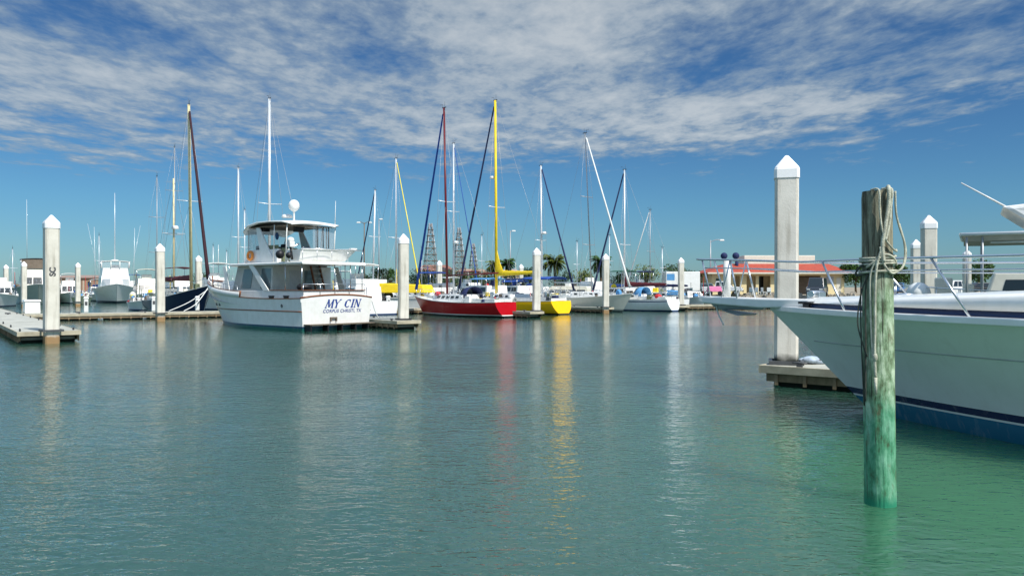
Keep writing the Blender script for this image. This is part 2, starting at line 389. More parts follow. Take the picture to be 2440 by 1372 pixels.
def make_pile(m=PM_TAN, w=0.255, H=PILE_H, rust=False):
    root = empty('concrete_piling', (0, 0, 0))
    c = 0.055
    oct_ = [(w, w - c), (w - c, w), (-w + c, w), (-w, w - c), (-w, -w + c), (-w + c, -w), (w - c, -w), (w, -w + c)]
    mb = MB(); mb.prism(oct_, -1.2, H - 0.48, axis='z'); mb.build('shaft', m, root, bevel=0.008)
    mb = MB()
    def ring(k, z): return [(x * k, y * k, z) for x, y in oct_]
    def cir(r, z): return [((math.cos(math.atan2(y, x)) * r), math.sin(math.atan2(y, x)) * r, z) for x, y in oct_]
    mb.loft([ring(1.07, H - 0.53), ring(1.07, H - 0.34), ring(1.0, H - 0.285), cir(0.05, H - 0.012), cir(0.012, H)], smooth=False)
    mb.build('cap', CAPM, root, bevel=0.012)
    return root
PILE0 = make_pile(); PILE1 = make_pile(PM_DARK)
_used = []
def pile(px, base_y, head, label, kind=0, H=1.0, Y=None, group='capped concrete pilings of the docks', dz=0.0):
    p = wl(px, base_y) if Y is None else at(px, 700, Y)
    src = (PILE0, PILE1)[kind]
    o = src if src not in _used else copy_tree(src)
    _used.append(src)
    rl = random.Random(px); o.location = (p.x, p.y, dz); o.rotation_euler = (rl.uniform(-.006, .006), rl.uniform(-.006, .006), R(head) - math.atan2(p.x, p.y))
    tag(o, label, 'piling', group)
    if p.y < 80:
        g = MB(); a, b_ = .30, .37
        g.box(-b_, b_, a, b_, .47 - dz, .55 - dz); g.box(-b_, b_, -b_, -a, .47 - dz, .55 - dz); g.box(-b_, -a, -a, a, .47 - dz, .55 - dz); g.box(a, b_, -a, a, .47 - dz, .55 - dz)
        g.build('guide_frame', 'dgrey', o)
    return o
# ---------------------------------------------------------------- hulls (local frame: x forward from the stern, y to port, z up from the water)
class Hull:
    def __init__(s, L, B, zs, zb, rake, tr=0.85, trake=0.0, dip=0.0, tm=0.42, pd=2.4, pw=1.5, keel=0.55, bilge=0.75, wlb=0.88, srise=0.0, flare=1.6, camber=0.0, nt=26, nh=9):
        s.__dict__.update(locals())
    def sheer(s, t): return s.zs + (s.zb - s.zs) * t ** 2.2 - s.dip * math.sin(math.pi * t)
    def half(s, t, p, tr):
        if t <= s.tm:
            q = t / s.tm; return s.B / 2 * (tr + (1 - tr) * math.sin(q * math.pi / 2))
        q = (t - s.tm) / (1 - s.tm); return s.B / 2 * max(1 - q ** p, 0.004)
    def xat(s, t, z):
        zr = max(min(z / s.zb, 1.1), -0.6)
        x1 = s.L - s.rake * (1 - zr); x0 = -s.trake * (z / s.zs) if z > 0 else 0
        return x0 + t * (x1 - x0)
    def pt(s, t, h, side=1, off=0.0):
        # h: 1 at the sheer, 0 at the water, -1 at the keel
        zs = s.sheer(t); sr = s.srise * max(0, 1 - t / 0.4) ** 1.3
        if h >= 0:
            bd = s.half(t, s.pd, s.tr); bw = s.half(t, s.pw, s.tr * s.wlb) * s.wlb if t > s.tm else s.half(t, s.pd, s.tr) * s.wlb
            if sr: bw *= 1 - 0.55 * sr; y = bw + (bd - bw) * (1 - (1 - h) ** 2.2); z = zs * h
            else: y = bw + (bd - bw) * h ** s.flare; z = zs * h
        else:
            bw = s.half(t, s.pw, s.tr * s.wlb) * s.wlb if t > s.tm else s.half(t, s.pd, s.tr) * s.wlb
            if sr: bw *= 1 - 0.55 * sr
            a = -h; y = bw * math.cos(a * math.pi / 2) ** s.bilge; z = -s.keel * math.sin(a * math.pi / 2) * (1 - 0.75 * max(t - 0.55, 0) / 0.45) * (1 - 0.9 * sr)
        x = s.xat(t, z)
        if t == 0 and s.camber: x -= s.camber * (1 - (y / (s.B / 2 * s.tr)) ** 2)
        return Vector((x, (y + off) * side, z))
    def ts(s, n=None):
        n = n or s.nt; return [1 - (1 - i / n) ** 1.35 for i in range(n + 1)]
    def shell(s):
        mb = MB(); hs = [1, .9, .75, .6, .45, .3, .15, 0, -.35, -.7, -1]
        rings = []
        for t in s.ts():
            rings.append([s.pt(t, h, 1) for h in hs] + [s.pt(t, h, -1) for h in reversed(hs[:-1])])
        mb.loft(rings, closed=False, caps=False)
        # transom: a cambered, separately shaded panel
        n = 8; vs = []; fs = []
        for h in hs:
            for k in range(n + 1):
                u = 1 - 2 * k / n; p = s.pt(0, h, 1)
                w = abs(p.y); y = w * u
                x = s.xat(0, p.z) - (s.camber * (1 - (y / (s.B / 2 * s.tr)) ** 2) if s.camber else 0)
                vs.append((x, y, p.z))
        for i in range(len(hs) - 1):
            for k in range(n): a = i * (n + 1) + k; fs.append((a, a + 1, a + n + 2, a + n + 1))
        mb.add(vs, fs, True)
        return mb
    def deck(s, drop=0.02, inset=0.01, camber=0.06, t0=0.0, t1=0.995):
        mb = MB(); vs = []; fs = []; T = [t for t in s.ts() if t0 <= t <= t1]; n = 6
        for t in T:
            p = s.pt(t, 1, 1); w = max(p.y - inset, 0.002)
            for k in range(n + 1):
                u = 1 - 2 * k / n; vs.append((p.x if t > 0 else p.x + 0.02, w * u, s.sheer(t) - drop + camber * (1 - u * u) * min(1, w / (s.B / 2))))
        for i in range(len(T) - 1):
            for k in range(n): a = i * (n + 1) + k; fs.append((a, a + 1, a + n + 2, a + n + 1))
        mb.add(vs, fs, True); return mb
    def line(s, h, r, t0=0.0, t1=1.0, off=0.0, z=None, dz=0.0, mb=None, sides=(1, -1), flat=1.0, n=30):
        mb = mb or MB()
        for sd_ in sides:
            pts = []
            for i in range(n + 1):
                t = t0 + (t1 - t0) * i / n
                hh = h if z is None else z / s.sheer(t)
                p = s.pt(t, hh, sd_, off); p.z += dz; pts.append(p)
            mb.path(pts, r, 6, flat=flat)
        return mb
    def band(s, h0, h1, off=0.004, t0=0.0, t1=1.0, z0=None, z1=None, n=30, thick=0.0):
        mb = MB()
        for sd_ in (1, -1):
            vs = []; fs = []
            for i in range(n + 1):
                t = t0 + (t1 - t0) * i / n
                a = h0 if z0 is None else z0 / s.sheer(t); b = h1 if z1 is None else z1 / s.sheer(t)
                for k in range(4): vs.append(s.pt(t, a + (b - a) * k / 3, sd_, off))
            for i in range(n):
                for k in range(3): q = i * 4 + k; fs.append((q, q + 1, q + 5, q + 4))
            mb.add(vs, fs, True)
        return mb
    def cap(s, w=0.07, th=0.04, t0=0.0, t1=1.0, dz=0.0, n=32, out=0.015):
        # flat rail laid on the sheer
        mb = MB()
        for sd_ in (1, -1):
            rings = []
            for i in range(n + 1):
                t = t0 + (t1 - t0) * i / n; p = s.pt(t, 1, 1); y1 = p.y + out; y0 = max(p.y - w, 0.0); z = p.z + dz
                rings.append([(p.x, y0 * sd_, z), (p.x, y1 * sd_, z), (p.x, y1 * sd_, z + th), (p.x, y0 * sd_, z + th)])
            mb.loft(rings, smooth=False)
        return mb
def window_panel(vs, t=0.02):
    """a thin glazed slab from four corner points (outer face), pushed inwards"""
    v = [Vector(p) for p in vs]; n = (v[1] - v[0]).cross(v[3] - v[0]).normalized()
    mb = MB(); mb.hexa([p - n * t for p in v] + [p + n * t for p in v]); return mb
def lerp(a, b, t): return Vector(a) + (Vector(b) - Vector(a)) * t
def quad_sub(q, u0, u1, v0, v1, out=0.012):
    a, b, c, d = [Vector(p) for p in q]
    def P(u, v): return lerp(lerp(a, b, u), lerp(d, c, u), v)
    return window_panel([P(u0, v0), P(u1, v0), P(u1, v1), P(u0, v1)], out)
def house(mb_name, m, parent, xb0, xb1, wb, z0, xt0, xt1, wt, z1, wb1=None, wt1=None, bevel=0.04):
    """cabin block: base from xb0 (aft) to xb1 (front), half widths wb aft / wb1 front; returns object and its wall quads"""
    wb1 = wb if wb1 is None else wb1; wt1 = wt if wt1 is None else wt1
    B_ = [(xb0, wb, z0), (xb1, wb1, z0), (xb1, -wb1, z0), (xb0, -wb, z0)]; T = [(xt0, wt, z1), (xt1, wt1, z1), (xt1, -wt1, z1), (xt0, -wt, z1)]
    mb = MB(); mb.hexa(B_ + T); o = mb.build(mb_name, m, parent, bevel=bevel)
    walls = dict(port=[B_[1], B_[0], T[0], T[1]], star=[B_[3], B_[2], T[2], T[3]], front=[B_[2], B_[1], T[1], T[2]], back=[B_[0], B_[3], T[3], T[0]])
    return o, walls
def windows(o, wall, spans, v0, v1, m='glass', out=0.012):
    for u0, u1 in spans: quad_sub(wall, u0, u1, v0, v1, out).build('window', m, o, bevel=0.006)
def postset(name, m, parent, pts, r=0.02):
    for a, b in pts: MB().path([a, b], r, 6).build(name, m, parent)
def posts(mb, pts, r=0.02):
    for a, b in pts: mb.path([a, b], r, 6)
def rail(h, parent, t0, t1, height, off=-0.06, n=7, r=0.016, mid=True, name='rail', m='steel', lean=0.0, rb=0.0):
    """stanchions and rail along the hull's sheer"""
    mb = MB()
    for sd_ in (1, -1):
        top = []; md = []
        for i in range(n + 1):
            t = t0 + (t1 - t0) * i / n; p = h.pt(t, 1, sd_, off)
            q = p + Vector((lean, 0, height + rb * i / n)); mb.path([p, q], r * 0.8, 6); top.append(q); md.append((p + q) / 2)
        mb.path(top, r, 6, smooth=3)
        if mid: mb.path(md, r * 0.6, 6, smooth=3)
    return mb.build(name, m, parent)

# ---------------------------------------------------------------- the trawler yacht with its name on the stern
def trawler():
    hp = 138.0
    st = wl(712, 790); u = hd(hp); star = Vector((u.y, -u.x, 0))
    org = st + star * 2.22 - u * 0.02
    root = empty('trawler_yacht', org, hp, 'white trawler yacht with blue name lettered across its stern, dinghy on upper deck', 'motor yacht')
    hull = Hull(13.3, 4.7, 1.62, 2.35, 1.7, tr=0.93, trake=0.12, dip=0.10, tm=0.4, pd=2.6, pw=1.7, wlb=0.93, flare=1.3, keel=0.8, camber=0.16)
    hm = mat('trawler_hull', WHITE, 0.3, vary=0.05, streak=0.16, dirt=(0.52, 0.45, 0.33), coat=0.3,
             bands=[(-1, (0.02, 0.14, 0.12)), (0.13, (0.02, 0.07, 0.14)), (0.22, (0.80, 0.80, 0.77))])
    hl = hull.shell().build('hull', hm, root)
    hull.line(0, 0.035, z=0.98, t0=0.0, t1=0.985, off=0.0, flat=0.7).build('rub_strake', 'teak', root)
    hull.deck(drop=0.38, inset=0.06, camber=0.03).build('deck', 'grey', root)
    # raised bulwark forward, teak cap rails
    mb = MB()
    for sd_ in (1, -1):
        rings = []
        for i in range(21):
            t = 0.44 + 0.555 * i / 20; p = hull.pt(t, 1, 1); dz = 0.30
            rings.append([(p.x, (p.y - 0.05 if p.y > 0.06 else 0.005) * sd_, p.z - 0.02), (p.x, (p.y + 0.002) * sd_, p.z - 0.02), (p.x + 0.05 * (i == 20), (p.y + 0.03) * sd_, p.z + dz), (p.x + 0.05 * (i == 20), (p.y - 0.02) * sd_, p.z + dz)])
        mb.loft(rings)
    bw = mb.build('bulwark', hm, root)
    hull.cap(0.09, 0.045, 0.44, 0.995, dz=0.30).build('cap_rail', 'teak', root)
    hull.cap(0.09, 0.05, 0.0, 0.44).build('cap_rail', 'teak', root)
    mb = MB()
    pts = []
    for k in range(11):
        y = 2.2 - 4.4 * k / 10; pts.append((hull.xat(0, 1.6) - 0.16 * (1 - (y / 2.2) ** 2) + 0.03, y, 1.63 + 0.15 * (1 - (y / 2.2) ** 2)))
    # crowned transom top
    rings = [[(p[0] - 0.02, p[1], 1.45), (p[0] + 0.05, p[1], 1.45), (p[0] + 0.05, p[1], p[2]), (p[0] - 0.02, p[1], p[2])] for p in pts]
    MB().loft(rings, smooth=False).build('transom_crown', 'white', root)
    mb.path([(p[0] + 0.01, p[1], p[2] + 0.03) for p in pts], 0.05, 6, flat=1.2).build('transom_rail', 'teak', root)
    for t, z in ((0.78, 1.22), (0.70, 1.22), (0.13, 1.25)):
        p = hull.pt(t, z / hull.sheer(t), 1)
        mb = MB(); mb.path([p + Vector((0, -0.05, 0)), p + Vector((0, 0.02, 0))], 0.09, 12); mb.build('porthole', 'dgrey', root)
    for t in (0.10, 0.2):
        mb = MB(); p = hull.pt(t, 1, 1, -0.04)
        mb.box(p.x - 0.16, p.x + 0.16, p.y - 0.06, p.y + 0.06, p.z + 0.05, p.z + 0.12); mb.path([(p.x - 0.25, p.y, p.z + 0.15), (p.x + 0.25, p.y, p.z + 0.15)], 0.04, 8)
        mb.build('fairlead', 'black', root, bevel=0.01)
    # stern lettering
    navy = mat('sign_navy', (0.015, 0.05, 0.24), 0.5, vary=0)
    def transom_text(body, size, z, shear, off, yc, name, serif=False, sp=1.0, m=navy):
        me = text_mesh(body, size, shear, off, sp)
        o = bpy.data.objects.new(name, me); COL.objects.link(o); me.materials.clear(); me.materials.append(m); o.parent = hl
        # bend onto the cambered transom: text x -> -y
        for v in me.vertices:
            y = yc - v.co.x; zz = z + v.co.y; x = hull.xat(0, zz) - 0.16 * (1 - (y / (4.7 / 2 * .93)) ** 2) - 0.012 - v.co.z
            v.co = (x, y, zz)
        return o
    name_letters(hull, hl, navy, -0.28, 1.36)
    transom_text('CORPUS CHRISTI, TX', 0.235, 0.98, 0.15, 0.002, -0.22, 'port_name', sp=1.08)
    # exhaust box on the transom
    mb = MB(); y = 0.0
    mb.box(-0.30, -0.16, 0.15, 0.55, 0.60, 0.68); mb.box(-0.30, -0.16, 0.15, 0.21, 0.46, 0.60); mb.box(-0.30, -0.16, 0.49, 0.55, 0.46, 0.60)
    mb.build('exhaust_cover', 'tan', root, bevel=0.01)
    # swim platform brackets below the transom
    mb = MB(); mb.box(-0.62, 0.0, -2.0, 2.0, 0.30, 0.35); mb.build('swim_platform', 'tan', root, bevel=0.01)
    for y in (1.9, 0.9, 0.05, -0.8, -1.6):
        MB().box(-0.58, -0.1, y - 0.035, y + 0.035, -0.15, 0.31).build('bracket', 'black', root)
    # cockpit coaming (the white strip inside the rail) and the aft deck sole
    mb = MB()
    mb.box(0.25, 7.9, 1.82, 1.90, 1.2, 2.02); mb.box(0.25, 7.9, -1.90, -1.82, 1.2, 2.02); mb.box(0.17, 0.25, -1.90, 1.90, 1.2, 2.02)
    mb.build('coaming', 'white', root, bevel=0.02)
    mb = MB(); mb.box(0.1, 0.27, -1.95, 1.95, 2.02, 2.06); mb.box(0.27, 3.2, 1.80, 1.95, 2.02, 2.06); mb.box(0.27, 3.2, -1.95, -1.80, 2.02, 2.06); mb.build('coaming_cap', 'teak', root, bevel=0.01)
    mb = MB(); mb.box(0.25, 3.3, -1.82, 1.82, 1.30, 1.36); mb.build('aft_sole', 'grey', root)
    # deckhouse
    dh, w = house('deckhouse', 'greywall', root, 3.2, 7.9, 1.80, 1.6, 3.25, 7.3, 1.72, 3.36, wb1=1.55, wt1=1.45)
    windows(dh, w['port'], [(0.22, 0.48), (0.72, 0.97)], 0.30, 0.90, 'clearg')
    windows(dh, w['star'], [(0.05, 0.3), (0.52, 0.78)], 0.30, 0.90, 'clearg')
    windows(dh, w['front'], [(0.05, 0.34), (0.37, 0.63), (0.66, 0.95)], 0.42, 0.88)
    # open side wings between slanted white pillars
    for sd_ in (1, -1):
        for (xa, xb, wd) in ((7.35, 7.75, 0.42), (3.25, 4.85, 0.55)):
            mb = MB()
            y0, y1 = 1.87 * sd_, 1.93 * sd_
            mb.hexa([(xa, y0, 2.0), (xa + wd, y0, 2.0), (xa + wd, y1, 2.0), (xa, y1, 2.0), (xb, y0, 3.38), (xb + wd * 0.85, y0, 3.38), (xb + wd * 0.85, y1, 3.38), (xb, y1, 3.38)])
            mb.build('side_pillar', 'white', root, bevel=0.015)
    quad_sub(w['back'], 0.30, 0.50, 0.02, 0.86).build('door', 'grey', dh)
    quad_sub(w['back'], 0.56, 0.70, 0.15, 0.85).build('window', 'clearg', dh)
    # ladder up to the upper deck
    lad = MB(); xb, xt = 2.3, 3.05
    for y in (-0.55, -1.12): lad.hexa([(xb, y, 1.36), (xb + 0.14, y, 1.36), (xb + 0.14, y + 0.06, 1.36), (xb, y + 0.06, 1.36), (xt, y, 3.4), (xt + 0.12, y, 3.4), (xt + 0.12, y + 0.06, 3.4), (xt, y + 0.06, 3.4)])
    lo = lad.build('ladder', 'teak', root)
    st_ = MB()
    for k in range(7):
        t = (k + 0.6) / 7.3; x = xb + (xt - xb) * t; z = 1.36 + 2.04 * t; st_.box(x, x + 0.2, -1.07, -0.54, z, z + 0.035)
    st_.build('tread', 'grey', lo)
    # upper deck slab with a wide brow
    mb = MB()
    ol = [(0.10, 1.98), (7.3, 1.98), (8.35, 1.25), (8.5, 0), (8.35, -1.25), (7.3, -1.98), (0.10, -1.98)]
    rings = [[(x * 0.995, y * 0.985, 3.36) for x, y in ol], [(x, y, 3.39) for x, y in ol], [(x, y, 3.46) for x, y in ol], [(x * 0.985 + 0.03, y * 0.96, 3.50) for x, y in ol]]
    mb.loft(rings, smooth=False); mb.build('upper_deck', 'white', root, bevel=0.01)
    # stanchions under the overhang
    postset('awning_post', 'steel', root, [((0.3, y, 2.04), (0.3, y, 3.38)) for y in (1.86, -0.1, -1.1, -1.86)] + [((1.8, s_ * 1.86, 2.04), (1.8, s_ * 1.86, 3.38)) for s_ in (1, -1)], 0.024)
    mb = MB(); mb.box(3.0, 3.22, -1.78, -1.1, 1.4, 3.3); mb.build('locker', 'white2', root, bevel=0.02)
    mb = MB(); mb.hexa([(1.7, -1.80, 2.0), (2.3, -1.80, 2.0), (2.3, -1.84, 2.0), (1.7, -1.84, 2.0), (2.4, -1.80, 3.3), (2.7, -1.80, 3.3), (2.7, -1.84, 3.3), (2.4, -1.84, 3.3)]); mb.build('side_curtain', 'white2', root)
    # rail on the cap and stern
    mb = MB(); pl = [(0.12, y, 1.80) for y in (1.9, 0.9, 0.0, -0.9, -1.9)]
    for p in pl: mb.path([p, (p[0], p[1], 2.35)], 0.016, 6)
    mb.path([(0.12, 1.9, 2.35), (0.12, -1.9, 2.35)], 0.018, 6); mb.build('stern_rail', 'steel', root)
    rail(hull, root, 0.46, 0.97, 0.62, off=-0.05, n=8, rb=0.1, name='bow_rail')
    mb = MB()
    p = hull.pt(0.44, 1, 1, -0.03)
    for sd_ in (1, -1): MB().path([(p.x, p.y * sd_, p.z), (p.x - 0.12, p.y * sd_, p.z + 0.36)], 0.045, 6).build('rail_post', 'teak', root)
    p = hull.pt(0.72, 1, 1, -0.03)
    for sd_ in (1, -1): MB().path([(p.x, p.y * sd_, p.z + 0.3), (p.x + 0.1, p.y * sd_, p.z + 0.95)], 0.035, 6).build('rail_post', 'teak', root)
    # forward trunk cabin
    tr_, tw = house('trunk_cabin', 'white', root, 7.7, 10.6, 1.45, 1.8, 7.9, 10.2, 1.25, 2.55, wb1=0.95, wt1=0.8)
    # flybridge coaming
    fb = MB()
    ol0 = [(3.4, 1.35), (6.9, 1.3), (7.35, 0.7), (7.35, -0.7), (6.9, -1.3), (3.4, -1.35)]
    rings = [[(x, y, 3.49) for x, y in ol0], [(x - 0.45 * (x > 5), y * 0.97, 4.25) for x, y in ol0], [(x - 0.5 * (x > 5), y * 0.92, 4.25) for x, y in ol0], [(x - 0.5 * (x > 5), y * 0.92, 3.8) for x, y in ol0]]
    fb.loft(rings, smooth=False); fbo = fb.build('flybridge', 'white', root, bevel=0.03)
    # sloping shoulder of the flybridge down to the brow
    MB().hexa([(6.6, 1.5, 3.49), (8.1, 1.2, 3.49), (8.1, -1.2, 3.49), (6.6, -1.5, 3.49), (6.5, 1.25, 3.85), (7.2, 1.0, 3.62), (7.2, -1.0, 3.62), (6.5, -1.25, 3.85)]).build('brow_fairing', 'white', root, bevel=0.03)
    # flybridge arch legs, slanted
    mb = MB()
    for sd_ in (1, -1):
        y0, y1 = 1.38 * sd_, 1.30 * sd_
        mb.hexa([(3.6, y0, 3.5), (4.9, y0, 3.5), (4.9, y1, 3.5), (3.6, y1, 3.5), (5.15, y0, 5.45), (5.5, y0, 5.45), (5.5, y1, 5.45), (5.15, y1, 5.45)])
    mb.build('arch', 'white', root, bevel=0.02)
    # hard top
    rings = []
    prof = [(2.0, 0.0), (2.06, 0.06), (2.6, 0.14), (3.8, 0.2), (5.0, 0.2), (6.0, 0.06), (6.62, -0.2), (6.85, -0.36)]
    for x, dz in prof:
        row = []
        for k in range(13):
            a = -1 + 2 * k / 12; wdt = 1.62 - (0.25 if x < 2.05 else 0) - (0.35 if x > 6.8 else 0) - (0.12 if 6.5 < x < 6.8 else 0)
            row.append((x, a * wdt, 5.52 + dz + 0.10 * (1 - a * a)))
        rings.append(row + [(p[0], p[1], p[2] - 0.07) for p in reversed(row)])
    MB().loft(rings).build('hard_top', 'white', root)
    mb = MB(); mb.box(2.3, 6.2, -1.4, 1.4, 5.44, 5.49); mb.build('top_lining', 'tan', root)
    postset('top_post', 'white2', root, [((2.35, s_ * 1.5, 3.5), (2.2, s_ * 1.5, 5.5)) for s_ in (1, -1)] + [((6.85, s_ * 1.05, 4.2), (6.45, s_ * 1.25, 5.4)) for s_ in (1, -1)] + [((3.6, s_ * 1.45, 3.5), (3.4, s_ * 1.5, 5.5)) for s_ in (1, -1)] + [((2.2, -1.5, 5.45), (3.3, -0.2, 5.45))], 0.028)
    for q in ((2.24, 2.27, -1.45, -0.1, 4.3, 5.45), (2.3, 5.2, -1.50, -1.48, 4.3, 5.45), (5.2, 6.5, 1.30, 1.32, 4.3, 5.4), (6.6, 6.63, -1.2, 1.2, 4.25, 5.3)): MB().box(*q).build('clear_curtain', 'clear', root)
    postset('curtain_frame', 'dgrey', root, [((2.25, y, 4.3), (2.25, y, 5.46)) for y in (-1.1, -0.75, -0.4)] + [((x, -1.49, 4.3), (x, -1.49, 5.46)) for x in (3.0, 4.0)], 0.03)
    for q in ((4.2, 4.6, 0.1, 0.5, 3.5, 4.55), (3.0, 3.3, -0.6, -0.2, 3.5, 4.35)): MB().box(*q, tx=.05, ty=.05).build('covered_gear', 'black', root, bevel=0.06)
    MB().box(3.4, 5.0, 1.24, 1.3, 4.2, 4.45).build('cushion', 'olive', root, bevel=0.03)
    # bridge contents
    for q in ((5.2, 5.5, -0.9, 0.0, 3.5, 4.35), (3.9, 4.9, -1.2, -0.55, 3.5, 4.25), (3.2, 3.7, 0.2, 1.1, 3.5, 4.3)): MB().box(*q).build('bridge_seat', 'olive', root, bevel=0.05)
    mb = MB(); mb.box(5.9, 6.4, -0.9, 0.9, 3.5, 4.5, tx=0.08); mb.build('helm_console', 'dgrey', root, bevel=0.04)
    for q in ((2.9, 3.2, 0.0, 0.5, 5.16, 5.46), (5.0, 5.3, 0.8, 1.2, 5.24, 5.46)): MB().box(*q).build('electronics_box', 'black', root, bevel=0.02)
    mb = MB(); mb.path([(4.4, 0.72, 4.98), (4.43, 0.74, 4.98)], 0.2, 16); mb.build('blue_disc', 'vblue', root)
    mb = MB()
    mb.path([(6.85 + 0.02, 0.75 + 0.24 * math.cos(a), 4.0 + 0.2 * math.sin(a)) for a in [i * math.pi / 8 for i in range(16)]], 0.06, 8, closed=True)
    # ring buoy hung on the port face of the flybridge
    mb = MB(); mb.path([(6.05 + 0.25 * math.cos(a), 1.40, 3.93 + 0.22 * math.sin(a)) for a in [i * math.pi / 8 for i in range(16)]], 0.075, 8, closed=True)
    tag(mb.build('ring_buoy', 'orange', root), None)
    # dome, radar, mast antennas
    mb = MB(); mb.lathe([(0.05, 0), (0.05, 0.5), (0.16, 0.62)], (3.9, 0.0, 5.8), 12); dp = mb.build('dome_stand', 'white', root)
    MB().sphere((3.9, 0.0, 6.66), 0.30, 20, 14, (1, 1, 1.08)).build('satellite_dome', 'white', root)
    MB().lathe([(0.28, 0), (0.3, 0.06), (0.26, 0.16), (0.1, 0.2)], (4.5, 0.05, 6.02), 18).build('radar', 'white', root)
    MB().path([(2.15, -1.45, 5.5), (2.1, -1.45, 6.9)], 0.022, 6, r1=0.01).build('antenna', 'white', root)
    # kettle grill on the aft deck
    mb = MB(); mb.sphere((0.85, 1.35, 2.20), 0.34, 16, 10, (1.1, 1.2, 0.62)); g = mb.build('kettle_grill', 'black', root)
    # davit, outboard bits
    MB().path([(2.6, 1.2, 3.5), (2.6, 1.2, 4.1), (2.5, 0.6, 4.5)], 0.05, 8, smooth=4).build('davit', 'steel', root); MB().path([(2.9, 0.9, 3.5), (2.5, 0.3, 4.35)], 0.035, 8).build('davit_brace', 'steel', root)
    rail_mb = MB()
    for y in (1.85, 1.0, 0.1, -0.9, -1.85): rail_mb.path([(0.25, y, 3.5), (0.25, y, 4.15)], 0.014, 6)
    rail_mb.path([(0.25, 1.85, 4.15), (0.25, -1.85, 4.15)], 0.016, 6); rail_mb.path([(0.25, -1.85, 4.15), (3.0, -1.85, 4.15)], 0.016, 6)
    rail_mb.build('upper_rail', 'steel', root)
    # dinghy lying athwart the upper deck: a thing of its own
    dl = root.matrix_basis
    R_ = Matrix.Rotation(R(hp), 4, 'Z'); P = Matrix.Translation(org) @ R_
    c = P @ Vector((1.15, 1.75, 3.60))
    d = empty('dinghy', c, hp - 90, 'small white dinghy lying across the upper deck of the trawler yacht', 'dinghy')
    dh_ = Hull(3.9, 1.45, 0.52, 0.62, 0.75, tr=0.85, trake=0.0, tm=0.4, pd=2.2, pw=1.8, wlb=0.72, flare=1.0, keel=0.12)
    dh_.shell().build('hull', 'white', d)
    dh_.deck(drop=0.05, inset=0.05, camber=0.0).build('cover', 'grey', d)
    dh_.line(1, 0.035).build('gunwale', 'white2', d)
    MB().box(3.45, 3.85, -0.12, 0.12, 0.62, 0.70).build('bow_plate', 'white2', d, bevel=0.02)
    mb = MB(); mb.box(-0.35, -0.05, -0.16, 0.16, 0.62, 0.92); mb.sphere((-0.2, 0, 0.98), 0.17, 12, 8, (1.1, 1, .9)); ob = mb.build('outboard', 'white2', d, bevel=0.04)
    mb = MB(); mb.path([(-0.22, 0, 0.66), (-0.12, 0, 0.0)], 0.06, 8); mb.sphere((-0.7, 0.2, 0.25), 0.22, 10, 8); mb.sphere((-0.5, -0.3, 0.2), 0.16, 10, 8); mb.build('outboard_leg', 'black', d)
    return root
def name_letters(hull, parent, m, yc, z0):
    """slanted serif capitals built from strokes: M Y  C I N"""
    H = 0.41
    G = {'M': ([((0, 0), (.12, 1), .09), ((.12, 1), (.42, .05), .17), ((.42, .05), (.72, 1), .08), ((.72, 1), (.80, 0), .17)], [(-.1, .14, 0), (.02, .2, 1), (.66, .86, 1), (.66, .96, 0)], .9),
         'Y': ([((0, 1), (.32, .45), .17), ((.68, 1), (.32, .45), .08), ((.32, .5), (.32, 0), .16)], [(-.12, .16, 1), (.54, .82, 1), (.16, .48, 0)], .75),
         'C': ([((.62, .85), (.35, 1), .1), ((.35, 1), (.08, .75), .15), ((.08, .75), (.08, .25), .2), ((.08, .25), (.35, 0), .15), ((.35, 0), (.64, .16), .1), ((.62, 1.0), (.62, .68), .08)], [], .8),
         'I': ([((.15, 0), (.15, 1), .18)], [(-.03, .33, 0), (-.03, .33, 1)], .42),
         'N': ([((0, 0), (0, 1), .09), ((0, 1), (.6, 0), .19), ((.6, 0), (.6, 1), .09)], [(-.12, .14, 0), (-.14, .1, 1), (.46, .76, 1)], .8)}
    mb = MB(); x = 0.0; items = []
    for ch in 'MY CIN':
        if ch == ' ': x += 0.55; continue
        items.append((ch, x)); x += G[ch][2] + 0.12
    tot = x
    def P(u, v):
        X = (u - tot / 2) * H * 1.12 + v * H * 0.32; y = yc - X; z = z0 - H / 2 + v * H
        xx = hull.xat(0, z) - 0.16 * (1 - (y / (4.7 / 2 * .93)) ** 2)
        return Vector((xx, y, z))
    for ch, ox in items:
        st, se, w = G[ch]
        segs = [((a[0] + ox, a[1]), (b[0] + ox, b[1]), t) for a, b, t in st] + [((a + ox, v), (b + ox, v), .075) for a, b, v in se]
        for a, b, t in segs:
            dx, dy = b[0] - a[0], b[1] - a[1]; l = math.hypot(dx, dy) or 1
            t *= 1.22
            if abs(dy) > 0.2: n = (t / 2, 0)
            else: n = (-dy / l * t / 2, dx / l * t / 2)
            q = [P(a[0] + n[0], a[1] + n[1]), P(a[0] - n[0], a[1] - n[1]), P(b[0] - n[0], b[1] - n[1]), P(b[0] + n[0], b[1] + n[1])]
            mb.hexa([p + Vector((-0.008, 0, 0)) for p in q] + [p + Vector((0.02, 0, 0)) for p in q])
    mb.build('boat_name', m, parent)
M['greywall'] = mat('shaded_beige_gelcoat', (0.52, 0.52, 0.47), 0.4, vary=0.08)  # deckhouse walls: shade under the upper deck put into the colour
M['clearg'] = mat('tinted_window', (0.13, 0.16, 0.16), 0.15, vary=0.0, spec=0.8)
trawler()
